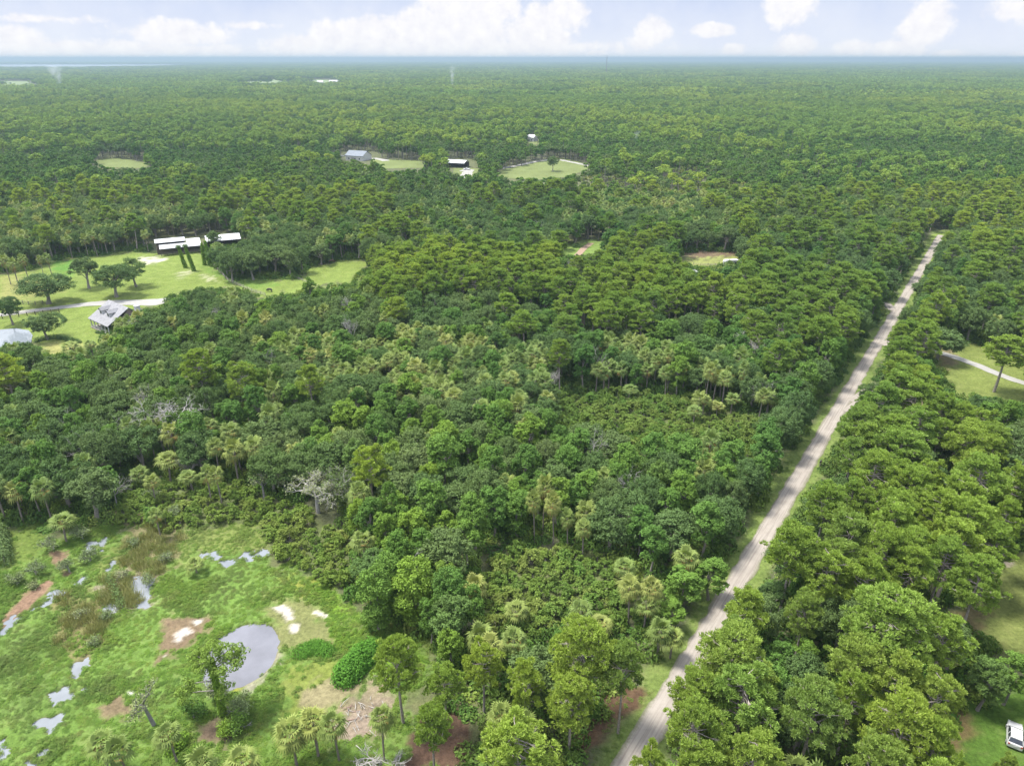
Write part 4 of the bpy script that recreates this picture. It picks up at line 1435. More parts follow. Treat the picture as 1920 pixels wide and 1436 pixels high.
# ------------------------------------------------------------------ names for places in the wood
LAND = [
    ('the round pond', 470, 1225), ('the marsh channel', 110, 1100), ('the white reed bed', 235, 1115), ('the bare grey oak', 590, 915), ('the brush pile', 680, 1360),
    ('the leaning bare trunk', 285, 850), ('the orange clay bank', 55, 1130), ('the shrub thicket', 1060, 1110), ('the low brown scrub', 1240, 780), ('the grey-veiled tree', 1435, 645),
    ('the red dead snag', 1718, 785), ('the parked car', 1900, 1375), ('the mown opening', 1880, 1100), ('the bright lawn', 1810, 700), ('the sandy side track', 1660, 715),
    ('the far road end', 1745, 470), ('the near mailbox', 1537, 873), ('the near road verge', 1230, 1330), ('the road shoulder palms', 1250, 1185), ('the gabled house', 210, 590),
    ('the house pond', 30, 632), ('the metal-roofed stable', 330, 460), ('the second metal roof', 420, 450), ('the vine-hung palm trunks', 370, 490), ('the pasture oak clump', 480, 500),
    ('the black cow', 506, 545), ('the pasture end', 680, 500), ('the white trailer', 1370, 492), ('the sandy clearing', 1320, 486), ('the red sand path', 1090, 470), ('the far round oak', 1040, 310),
    ('the white-walled house', 670, 292), ('the far barn', 858, 305), ('the yellow palm belt', 700, 670), ('the tall palm stand', 1320, 680), ('the pine ridge', 1200, 540),
    ('the dark gap of palms', 1030, 960), ('the silvery dead crown', 312, 760), ('the vine mound', 672, 1245), ('the meadow tip', 720, 1180), ('the small field in the woods', 220, 305),
    ('the brown palm patch', 1230, 350), ('the wood centre', 900, 760), ('the deep wood west of the palms', 420, 680), ('the wood edge by the marsh', 150, 900), ('the mid-wood light crown', 830, 850),
]
LXY = np.array([G(a, b)[:2] for _, a, b in LAND])
NOUN = dict(live_oak='oak', hardwood_tree='broadleaf tree', pine_tree='pine', cabbage_palm='palm', shrub='shrub', dead_tree='bare tree')


def where(x, y):
    d = np.hypot(LXY[:, 0] - x, LXY[:, 1] - y)
    i = int(d.argmin())
    dx, dy = x - LXY[i, 0], y - LXY[i, 1]
    nm = LAND[i][0]
    dist = d[i]
    near = 'just' if dist < 9 else ('' if dist < 22 else 'well')
    if abs(dy) >= abs(dx):
        side = 'beyond' if dy > 0 else 'in front of'
    else:
        side = 'east of' if dx > 0 else 'west of'
    return (near + ' ' + side).strip() + ' ' + nm, nm


def describe(p):
    size = {'live_oak': ('small', 'mid-sized', 'wide'), 'hardwood_tree': ('slim', 'mid-sized', 'broad'), 'pine_tree': ('narrow', 'round', 'broad'),
            'cabbage_palm': ('short', 'mid-height', 'tall'), 'shrub': ('small', 'mid-sized', 'large')}[p['kind']]
    if p['kind'] == 'cabbage_palm':
        q = (p['h'] - 7) / 4
    else:
        i = KINDS.index(p['kind'])
        q = (p['r'] - RAD[i][0]) / (RAD[i][1] - RAD[i][0])
    sz = size[0 if q < .33 else 1 if q < .66 else 2]
    pos, nm = where(p['x'], p['y'])
    lab = '%s %s%s %s' % (sz, NOUN[p['kind']], beside(p), pos)
    if len(lab.split()) > 15:
        lab = '%s %s %s' % (sz, NOUN[p['kind']], pos)
    if lab in USED:
        d = np.hypot(LXY[:, 0] - p['x'], LXY[:, 1] - p['y'])
        i1, i2 = np.argsort(d)[:2]
        lab = '%s %s%s between %s and %s' % (sz, NOUN[p['kind']], beside(p), LAND[i1][0], LAND[i2][0])
        if len(lab.split()) > 16:
            lab = '%s %s between %s and %s' % (sz, NOUN[p['kind']], LAND[i1][0], LAND[i2][0])
    USED.add(lab)
    return lab, '%ss around %s' % (NOUN[p['kind']], nm[4:] if nm.startswith('the ') else nm)


def in_frame(p):
    px, py, zc = PX(p['x'], p['y'], p['h'] * .75)
    m = p['r'] / zc * FPX * .8
    _, pt, _ = PX(p['x'], p['y'], p['h'])
    return zc > 0 and -m < px < 1920 + m and pt < 1436 + 4 and py > 100


USED = set()


def beside(p):
    i, j = int(p['x'] // HS.c), int(p['y'] // HS.c)
    best, bd = None, 1e9
    for a in (i - 1, i, i + 1):
        for b in (j - 1, j, j + 1):
            for q in HS.d.get((a, b), ()):
                if q is not p:
                    d = math.hypot(q['x'] - p['x'], q['y'] - p['y'])
                    if d < bd:
                        best, bd = q, d
    if best is None:
        return ''
    return ' beside ' + {'live_oak': 'an oak', 'hardwood_tree': 'a broadleaf tree', 'pine_tree': 'a pine', 'cabbage_palm': 'a palm', 'shrub': 'a shrub'}[best['kind']]


PL.sort(key=lambda p: math.hypot(p['x'], p['y']) - (1000 if p['hand'] else 0))
cnt = {k: 0 for k in KINDS}
REST = []
SPLIT = dict(live_oak=290, hardwood_tree=290, pine_tree=290, cabbage_palm=290, shrub=290)
FLOOR_Z = lambda x, y: float(ground_fields(np.array([x]), np.array([y]))[1][0])
for p in PL:
    if in_frame(p) and cnt[p['kind']] < SPLIT[p['kind']]:
        cnt[p['kind']] += 1
        lab, grp = describe(p)
        if p['label']:
            lab = p['label']
        e = spawn(p['kind'], ARCH[p['kind']][p['arch']], (p['x'], p['y'], -.12), p['rz'], p['s'], p['sz'], lab, grp)
        p['obj'] = e
    else:
        REST.append(p)
print('plants', len(PL), cnt, 'rest', len(REST))

# ------------------------------------------------------------------ stuff: instancing by geometry nodes
def joined(name, A):
    Vs, Fq, Ft, S, mi, mats, n0 = [], [], [], [], [], [], 0
    for key in ('trunk', 'crown', 'dead_fronds', 'stems'):
        if key not in A:
            continue
        me = A[key]
        n = len(me.vertices)
        co = np.empty(n * 3, np.float32)
        me.vertices.foreach_get('co', co)
        sh = np.empty(n, np.float32)
        me.attributes['shade'].data.foreach_get('value', sh)
        lt = np.empty(len(me.polygons), np.int32)
        me.polygons.foreach_get('loop_total', lt)
        lv = np.empty(len(me.loops), np.int32)
        me.loops.foreach_get('vertex_index', lv)
        ls = np.concatenate([[0], np.cumsum(lt)[:-1]])
        q = lv[(ls[lt == 4][:, None] + np.arange(4)[None]).ravel()].reshape(-1, 4) + n0
        t = lv[(ls[lt == 3][:, None] + np.arange(3)[None]).ravel()].reshape(-1, 3) + n0
        Vs.append(co.reshape(-1, 3)); S.append(sh)
        Fq.append(q); Ft.append(t)
        mi.append((len(q), len(t), len(mats)))
        mats.append(me.materials[0])
        n0 += n
    midx = np.concatenate([np.full(a, m) for a, b, m in mi] + [np.full(b, m) for a, b, m in mi])
    return mesh_np(name, np.concatenate(Vs), np.concatenate(Fq), np.concatenate(Ft), mats, {'shade': np.concatenate(S)}, False, midx)


def instancer(name, sources, pts, rot, scl, idx):
    """one object that instances the source meshes on its points"""
    src = bpy.data.collections.new(name + '_sources')
    for i, me in enumerate(sources):
        o = bpy.data.objects.new('%s_source_%03d' % (name, i), me)
        src.objects.link(o)
    me = bpy.data.meshes.new(name)
    me.vertices.add(len(pts))
    me.vertices.foreach_set('co', np.asarray(pts, np.float32).ravel())
    for k, a in (('rotv', rot), ('sclv', scl)):
        at = me.attributes.new(k, 'FLOAT_VECTOR', 'POINT')
        at.data.foreach_set('vector', np.asarray(a, np.float32).ravel())
    at = me.attributes.new('pick', 'INT', 'POINT')
    at.data.foreach_set('value', np.asarray(idx, np.int32))
    o = obj(name, me)
    ng = bpy.data.node_groups.new(name + '_nodes', 'GeometryNodeTree')
    ng.interface.new_socket('Geometry', in_out='INPUT', socket_type='NodeSocketGeometry')
    ng.interface.new_socket('Geometry', in_out='OUTPUT', socket_type='NodeSocketGeometry')
    N, L = ng.nodes, ng.links
    gi, go = N.new('NodeGroupInput'), N.new('NodeGroupOutput')
    ci = N.new('GeometryNodeCollectionInfo')
    ci.inputs['Collection'].default_value = src
    ci.inputs['Separate Children'].default_value = True
    ci.inputs['Reset Children'].default_value = True
    ip = N.new('GeometryNodeInstanceOnPoints')
    ip.inputs['Pick Instance'].default_value = True
    def named(nm, t):
        a = N.new('GeometryNodeInputNamedAttribute')
        a.data_type = t
        a.inputs['Name'].default_value = nm
        return a.outputs[0]
    e2r = N.new('FunctionNodeEulerToRotation')
    L.new(named('rotv', 'FLOAT_VECTOR'), e2r.inputs[0])
    L.new(gi.outputs[0], ip.inputs['Points'])
    L.new(ci.outputs[0], ip.inputs['Instance'])
    L.new(named('pick', 'INT'), ip.inputs['Instance Index'])
    L.new(e2r.outputs[0], ip.inputs['Rotation'])
    L.new(named('sclv', 'FLOAT_VECTOR'), ip.inputs['Scale'])
    L.new(ip.outputs[0], go.inputs[0])
    md = o.modifiers.new('scatter', 'NODES')
    md.node_group = ng
    return o


# forest: the rest of the near wood with the same trees, then lighter trees, then far canopy patches
FS, FIDX = [], {}
for k in KINDS:
    for i, A in enumerate(ARCH[k]):
        FIDX[(k, i)] = len(FS)
        FS.append(joined('forest_%s' % k, A))

P_, R_, S_, I_ = [], [], [], []
for p in REST:
    P_.append((p['x'], p['y'], -.1)); R_.append((0, 0, p['rz'])); S_.append((p['s'], p['s'], p['sz'])); I_.append(FIDX[(p['kind'], p['arch'])])


def lod_tree(kind, seed):
    rng = np.random.default_rng(seed)
    if kind == 'live_oak':
        V, Q, S, c, r = foliage('oak', 5.0, 6.4, seed, 12, 8, 13, .95)
        V[:, 2] += 7.5; mat = M['oak']
    elif kind == 'hardwood_tree':
        V, Q, S, c, r = foliage('hard', 3.7, 9.0, seed, 13, 8, 12, .9)
        V[:, 2] += 8.5; mat = M['hard']
    elif kind == 'pine_tree':
        V, Q, S, c, r = foliage('oak', 4.4, 6.0, seed, 13, 8, 12, .8, flat=.6)
        V[:, 2] += 13.5; mat = M['pine']
    else:
        V, Q, S, c, r = foliage('oak', 2.3, 3.6, seed, 6, 6, 10, .75)
        V[:, 2] += 9.0; mat = M['palm']
    g = Geo()
    g.tube(np.array([[0, 0, 0], [0, 0, V[:, 2].mean()]]), [.3, .15], 5)
    tv, tq = np.concatenate(g.V), np.concatenate(g.Q)
    n = len(V)
    return mesh_np('forest_lod', np.concatenate([V, tv]), np.concatenate([Q, tq + n]), None, [mat, M['bark']],
                   {'shade': np.concatenate([S, np.full(len(tv), .5)])}, False, np.concatenate([np.zeros(len(Q)), np.ones(len(tq))]))


LOD0 = len(FS)
LK = ['live_oak', 'hardwood_tree', 'pine_tree', 'cabbage_palm']
for k in LK:
    for j in range(3):
        FS.append(lod_tree(k, 300 + j * 7 + len(k)))


def scatter_mid(y0, y1):
    rng = np.random.default_rng(17)
    st = 6.6
    gx, gy = np.meshgrid(np.arange(-1300, 1300, st), np.arange(330, y1, st))
    x = gx.ravel() + rng.uniform(-.5, .5, gx.size) * st
    y = gy.ravel() + rng.uniform(-.5, .5, gx.size) * st
    m = (np.abs(x) < y * .76 + 30) & (y > y0 + 3 * np.sin(x * .3)) & (y < y1)
    x, y = x[m], y[m]
    px, py, _ = PX(x, y, 8.0)
    k, hs = zone_arrays(px + 50 * (fbm(x / 40, y / 40, 5) - .5), py, np.clip(rng.random(len(x)) * .55 + .45 * fbm(x / 55, y / 55, 44) * 1.0, 0, .999))
    k = np.minimum(k, 3)
    r = np.array([4.6, 3.6, 4.2, 2.3])[k] * rng.uniform(.75, 1.25, len(x))
    h = np.array([11.5, 13, 16.5, 10.5])[k] * rng.uniform(.82, 1.15, len(x)) * hs
    ok = ~blocked(x, y, h, r)
    for i in np.where(ok)[0]:
        I_.append(LOD0 + int(k[i]) * 3 + int(rng.integers(3)))
        P_.append((x[i], y[i], 0)); R_.append((0, 0, rng.uniform(0, 6.28)))
        s = r[i] / [5.0, 3.7, 4.4, 2.3][k[i]]
        S_.append((s, s, h[i] / [11.5, 13, 16.5, 10.5][k[i]]))


MID_END = 1500.0
scatter_mid(REACH - 4, MID_END)


def patch(seed, size, n, mixw):
    """far canopy: many coarse crowns in one mesh"""
    rng = np.random.default_rng(seed)
    Vs, Qs, Ss, mi, n0 = [], [], [], [], 0
    g = int(math.sqrt(n))
    for a in range(g):
        for b in range(g):
            k = rng.choice(4, p=mixw)
            x = (a + .5 + rng.uniform(-.45, .45)) / g * size - size / 2
            y = (b + .5 + rng.uniform(-.45, .45)) / g * size - size / 2
            Rr = [5.2, 4.2, 4.6, 3.0][k] * rng.uniform(.8, 1.25)
            h = [11, 13, 16, 10][k] * rng.uniform(.8, 1.15)
            V, Q, S, c, r = foliage('oak' if k != 1 else 'hard', Rr, Rr * 1.4, int(rng.integers(1e6)), 7, 5, 5, 1.7)
            V = V + np.array([x, y, h - Rr * .6])
            Vs.append(V); Qs.append(Q + n0); Ss.append(np.clip(S + rng.uniform(-.28, .28), 0, 1)); mi.append(np.full(len(Q), k))
            n0 += len(V)
    return mesh_np('forest_patch', np.concatenate(Vs), np.concatenate(Qs), None, [M['oak'], M['hard'], M['pine'], M['palm']], {'shade': np.concatenate(Ss)}, False, np.concatenate(mi))


PT0 = len(FS)
TS = 64.0
MIXES = [(.5, .3, .15, .05), (.25, .25, .5, 0), (.3, .5, .15, .05), (.6, .2, .2, 0), (.2, .2, .6, 0), (.4, .4, .15, .05)]
for j in range(8):
    FS.append(patch(500 + j, TS * 1.06, 81, MIXES[j % 6]))


def scatter_far():
    rng = np.random.default_rng(23)
    gx, gy = np.meshgrid(np.arange(-7400, 7400, TS), np.arange(MID_END - TS * .4, 9400, TS))
    x, y = gx.ravel(), gy.ravel()
    m = np.abs(x) < y * .76 + 80
    x, y = x[m], y[m]
    bad = np.zeros(len(x), bool)
    for dx in (-.5, 0, .5):
        for dy in (-.5, .5):
            for z in (0, 12):
                px, py, _ = PX(x + dx * TS, y + dy * TS, z)
                for poly in CLEAR[-9:] if False else CLEAR:
                    bad |= inpoly(px, py, poly)
    for dx in (-.5, .5):
        px, py, _ = PX(x + dx * TS, y, 0)
        bad |= inpoly(px, py, LAKE)
    n = fbm(x / 700, y / 700, 8)
    for i in np.where(~bad)[0]:
        pick = int(np.clip((n[i] - .25) * 2 * 6 + rng.uniform(-1.5, 1.5), 0, 7))
        P_.append((x[i], y[i], rng.uniform(-1.5, .5)))
        R_.append((0, 0, int(rng.integers(4)) * math.pi / 2))
        S_.append((1, 1, rng.uniform(.85, 1.2)))
        I_.append(PT0 + pick)
    # the farthest woods, broader tiles
    T2 = 122.0
    gx, gy = np.meshgrid(np.arange(-10600, 10600, T2), np.arange(9400, 13600, T2))
    x, y = gx.ravel(), gy.ravel()
    bad = np.abs(x) > y * .76 + 80
    for dx in (-.5, .5):
        px, py, _ = PX(x + dx * T2, y, 0)
        bad |= inpoly(px, py, LAKE)
    n = fbm(x / 700, y / 700, 8)
    for i in np.where(~bad)[0]:
        P_.append((x[i], y[i], rng.uniform(-2.5, .5)))
        R_.append((0, 0, int(rng.integers(4)) * math.pi / 2))
        S_.append((1.95, 1.95, rng.uniform(.9, 1.3)))
        I_.append(PT0 + int(np.clip((n[i] - .25) * 12 + rng.uniform(-1.5, 1.5), 0, 7)))


scatter_far()
fo = instancer('forest', FS, P_, R_, S_, I_)
tag(fo, 'unbroken green woodland stretching from the middle of the wood to the horizon', 'forest', kind='stuff')
print('forest instances', len(P_))

# woodland past the reach of the patches, a rolling canopy surface
def far_wood():
    xs = np.concatenate([np.arange(-40000, -15000, 800.0), np.arange(-15000, 15000, 110.0), np.arange(15000, 40001, 800.0)])
    ys = np.concatenate([np.arange(13300, 20000, 150.0), np.arange(20000, 41500, 700.0)])
    X, Y = np.meshgrid(xs, ys)
    rng = np.random.default_rng(3)
    Z = 10 + 4 * (fbm(X / 900, Y / 900, 12) - .5) * 2 + rng.uniform(-4, 4, X.shape) + 7 * (fbm(X / 500, Y / 500, 31) - .5)
    nx, ny = len(xs), len(ys)
    i = (np.arange(ny - 1)[:, None] * nx + np.arange(nx - 1)[None, :]).ravel()
    Q = np.stack([i, i + 1, i + nx + 1, i + nx], 1)
    Xf, Yf = X.ravel(), Y.ravel()
    keep = np.ones(len(Q), bool)
    for c in range(4):
        px, py, _ = PX(Xf[Q[:, c]], Yf[Q[:, c]], 0)
        keep &= ~inpoly(px, py, LAKE)
    m = bpy.data.materials.new('far_canopy')
    m.use_nodes = True
    w = NT(m.node_tree)
    out = w.n('ShaderNodeOutputMaterial')
    b = w.n('ShaderNodeBsdfDiffuse')
    geo = w.n('ShaderNodeNewGeometry')
    n1 = w.noise(geo.outputs['Position'], .0009, 5, .65)
    n2 = w.noise(geo.outputs['Position'], .006, 3, .6)
    w.val(b.inputs[0], w.mix(w.maprange(w.math('ADD', w.math('MULTIPLY', n1, .6), w.math('MULTIPLY', n2, .4)), .35, .65), (.045, .080, .040), (.125, .170, .075)))
    w.l(b.outputs[0], out.inputs[0])
    o = obj('far_woodland', mesh_np('far_woodland', np.stack([Xf, Yf, Z.ravel()], 1), Q[keep], None, [m]))
    tag(o, 'flat hazy woodland along the skyline', 'forest', kind='stuff')


far_wood()

# ------------------------------------------------------------------ undergrowth between the near trees
def clump(seed, Rr, Hh, n, leaf, mat, name, up=.5, flat=False):
    rng = np.random.default_rng(seed)
    d = rand_dirs(n, rng, 0, 1)
    C = d * np.array([Rr, Rr, Hh]) * rng.uniform(.35, 1.0, (n, 1)) ** .6
    N = d + .8 * rand_dirs(n, rng) + np.array([0, 0, up])
    V, Q, S = cards(C, N, leaf, leaf * .6, rng, np.clip(rng.normal(.5, .2, n), 0, 1))
    return mesh_np(name, V, Q, None, [mat], {'shade': S})


def near_xy(st, ymax, rng, xr=(-260, 300)):
    gx, gy = np.meshgrid(np.arange(xr[0], xr[1], st), np.arange(46, ymax, st))
    x = gx.ravel() + rng.uniform(-.5, .5, gx.size) * st
    y = gy.ravel() + rng.uniform(-.5, .5, gx.size) * st
    m = np.abs(x) < y * .76 + 12
    return x[m], y[m]


def build_undergrowth():
    rng = np.random.default_rng(61)
    x, y = near_xy(2.1, 330, rng)
    h = rng.uniform(.6, 2.8, len(x))
    ok = ~blocked(x, y, h * .3, h * 0 + .7)
    n = fbm(x / 6, y / 6, 51)
    ok &= n > .28
    x, y, h, n = x[ok], y[ok], h[ok], n[ok]
    src = [clump(70 + j, 1.5, 1.0, 170, .42, M['under'], 'undergrowth_clump') for j in range(3)] + [clump(80 + j, 1.3, 1.0, 150, .40, M['shrub'], 'undergrowth_clump') for j in range(1)]
    s = rng.uniform(.8, 1.5, len(x))
    o = instancer('undergrowth', src, np.stack([x, y, x * 0 - .1], 1), np.stack([x * 0, x * 0, rng.uniform(0, 6.28, len(x))], 1),
                  np.stack([s, s, h], 1), rng.integers(0, 4, len(x)))
    tag(o, 'dark leafy undergrowth between the trunks of the wood', 'undergrowth', kind='stuff')
    print('undergrowth', len(x))


def build_meadow():
    rng = np.random.default_rng(62)
    st = .50
    gx, gy = np.meshgrid(np.arange(-125, 12, st), np.arange(46, 140, st))
    x = gx.ravel() + rng.uniform(-.5, .5, gx.size) * st
    y = gy.ravel() + rng.uniform(-.5, .5, gx.size) * st
    px, py, _ = PX(x, y)
    m = (polydist(px, py, MEADOW) > -14) & (px > -120) & (py < 1520)
    x, y = x[m], y[m]
    c, z, wet, green, (px, py) = ground_fields(x, y)
    lush = fbm(x / 4.5, y / 4.5, 15)
    tall = smst((lush - .42) * 5)
    short = inpoly(px, py, [(0, 990), (60, 985), (105, 1000), (70, 1050), (0, 1075)]) | inpoly(px, py, PATCHES[15][0]) | inpoly(px, py, PATCHES[18][0])
    brown = inpoly(px, py, PATCHES[11][0]) | inpoly(px, py, PATCHES[12][0]) | inpoly(px, py, [(185, 1085), (292, 1075), (300, 1125), (190, 1150)])
    keep = ((green > .55) | (brown & (rng.random(len(x)) < .5))) & (wet < .62) & (rng.random(len(x)) < np.where(short, .12, .40 + .6 * tall))
    kb = brown & (rng.random(len(x)) < .62 * smst((fbm(x / 2.2, y / 2.2, 71) - .42) * 4))
    sel = keep & ~kb
    hgt = (.18 + .36 * tall * rng.uniform(.5, 1.2, len(x)))
    src = [clump(90 + j, .50, 1.0, 64, .19, M['weed'], 'weed_clump', .9) for j in range(4)]
    s = rng.uniform(.7, 1.25, len(x))
    n = sel.sum()
    o = instancer('meadow_weeds', src, np.stack([x, y, z - .04], 1)[sel], np.stack([x[sel] * 0, x[sel] * 0, rng.uniform(0, 6.28, n)], 1),
                  np.stack([s, s, hgt], 1)[sel], rng.integers(0, 4, n))
    tag(o, 'bright green broad-leaved weeds covering the wet meadow', 'weeds', kind='stuff')
    # brown reeds
    def reedtuft(seed):
        r2 = np.random.default_rng(seed)
        k = 60
        b0 = np.stack([r2.normal(0, .28, k), r2.normal(0, .28, k), np.zeros(k)], 1)
        d = unit(np.stack([r2.normal(0, .3, k), r2.normal(0, .3, k), np.ones(k)], 1))
        L = r2.uniform(.5, 1.1, (k, 1))
        sd = unit(np.cross(d, rand_dirs(k, r2))) * .022
        V = np.stack([b0 - sd, b0 + sd, b0 + d * L + sd * .4, b0 + d * L - sd * .4], 1).reshape(-1, 3)
        return mesh_np('reed_tuft', V, np.arange(k * 4).reshape(-1, 4), None, [M['reed']], {'shade': np.repeat(r2.uniform(.2, .9, k), 4)})
    n = kb.sum()
    o = instancer('reeds', [reedtuft(5), reedtuft(6)], np.stack([x, y, np.maximum(z, -.25)], 1)[kb], np.stack([x[kb] * 0, x[kb] * 0, rng.uniform(0, 6.28, n)], 1),
                  np.stack([s * 1.5, s * 1.5, s * 1.1], 1)[kb], rng.integers(0, 2, n))
    tag(o, 'brown and tan reeds standing in the marsh', 'reeds', kind='stuff')
    print('meadow', sel.sum(), kb.sum())


def build_verge():
    rng = np.random.default_rng(63)
    x, y = near_xy(.75, 240, rng, (0, 190))
    dr = (x - road_x(y)) * RNRM[0]
    ok = (np.abs(dr) > 2.5) & (np.abs(dr) < 9.5) & (rng.random(len(x)) < .15 + .6 * smst((fbm(x / 2.5, y / 2.5, 4) - .42) * 6))
    x, y, dr = x[ok], y[ok], dr[ok]
    src = [clump(95 + j, .35, 1.0, 36, .16, M['weed'], 'grass_clump', .8) for j in range(2)]
    s = rng.uniform(.5, 1.2, len(x))
    o = instancer('verge_grass', src, np.stack([x, y, x * 0 - .05], 1), np.stack([x * 0, x * 0, rng.uniform(0, 6.28, len(x))], 1), np.stack([s, s, s * .28], 1), rng.integers(0, 2, len(x)))
    tag(o, 'short green grass and weeds along the dirt road', 'grass', kind='stuff')


build_undergrowth()
build_meadow()
build_verge()

# ------------------------------------------------------------------ buildings
M['shingle'] = pmat('grey_shingles', (.20, .20, .21), .85, .2, .25, 1.2)
M['darkroof'] = pmat('dark_metal_roof', (.10, .12, .15), .6, .4, .15, .6)
M['whitemetal'] = pmat('white_metal_roof', (.46, .47, .49), .45, .4, .28, .5)
M['whitewall'] = pmat('white_siding', (.42, .42, .41), .7, .3, .08, .8)
M['brownwall'] = pmat('brown_siding', (.19, .15, .13), .8, .2, .2, 1.0)
M['darkwood'] = pmat('dark_timber', (.10, .08, .065), .9, .1, .3, 2.0)
M['greywood'] = pmat('grey_timber', (.22, .20, .18), .9, .1, .3, 2.0)
M['concrete'] = pmat('concrete', (.26,.25,.24), .9, .2, .15, .8)
M['window'] = pmat('window_glass', (.03, .035, .045), .1, .6, .1, 1.0)
M['black'] = pmat('black_plastic', (.02, .02, .022), .5, .4, .1, 3.0)


def prism(g, x0, x1, y0, y1, z0, z1, axis='x', over=0.0, thick=.18):
    """gable roof slabs along axis"""
    if axis == 'x':
        ym = (y0 + y1) / 2
        for (ya, yb) in ((y0, ym), (y1, ym)):
            V = [(x0, ya, z0), (x1, ya, z0), (x1, yb, z1), (x0, yb, z1)]
            V += [(a, b, c + thick) for a, b, c in V]
            g.add(V, [(0, 1, 2, 3), (4, 7, 6, 5), (0, 4, 5, 1), (1, 5, 6, 2), (3, 2, 6, 7), (0, 3, 7, 4)])
    else:
        xm = (x0 + x1) / 2
        for (xa, xb) in ((x0, xm), (x1, xm)):
            V = [(xa, y0, z0), (xa, y1, z0), (xb, y1, z1), (xb, y0, z1)]
            V += [(a, b, c + thick) for a, b, c in V]
            g.add(V, [(0, 1, 2, 3), (4, 7, 6, 5), (0, 4, 5, 1), (1, 5, 6, 2), (3, 2, 6, 7), (0, 3, 7, 4)])
    return g


def gable_wall(g, x0, x1, y0, y1, h, zt):
    """four walls with gable ends (ridge along x)"""
    ym = (y0 + y1) / 2
    V = [(x0, y0, 0), (x1, y0, 0), (x1, y1, 0), (x0, y1, 0), (x0, y0, h), (x1, y0, h), (x1, y1, h), (x0, y1, h), (x0, ym, zt), (x1, ym, zt)]
    g.add(V, [(0, 1, 5, 4), (2, 3, 7, 6), (1, 2, 6, 5), (3, 0, 4, 7)], [(5, 6, 9), (7, 4, 8)])
    return g


def window(parent, x, y, z, w, h, face, frame_m, gi=.06):
    """window frame with a pane; face = outward normal along x or y"""
    f, p = Geo(), Geo()
    fx, fy = face
    if fy:
        f.box(x - w / 2 - .08, x + w / 2 + .08, min(y, y + fy * gi), max(y, y + fy * gi), z - .08, z + h + .08)
        p.box(x - w / 2, x + w / 2, min(y + fy * gi, y + fy * (gi + .02)), max(y + fy * gi, y + fy * (gi + .02)), z, z + h)
    else:
        f.box(min(x, x + fx * gi), max(x, x + fx * gi), y - w / 2 - .08, y + w / 2 + .08, z - .08, z + h + .08)
        p.box(min(x + fx * gi, x + fx * (gi + .02)), max(x + fx * gi, x + fx * (gi + .02)), y - w / 2, y + w / 2, z, z + h)
    fo_ = obj('window', f.mesh('window', frame_m), parent)
    obj('pane', p.mesh('pane', M['window']), fo_)


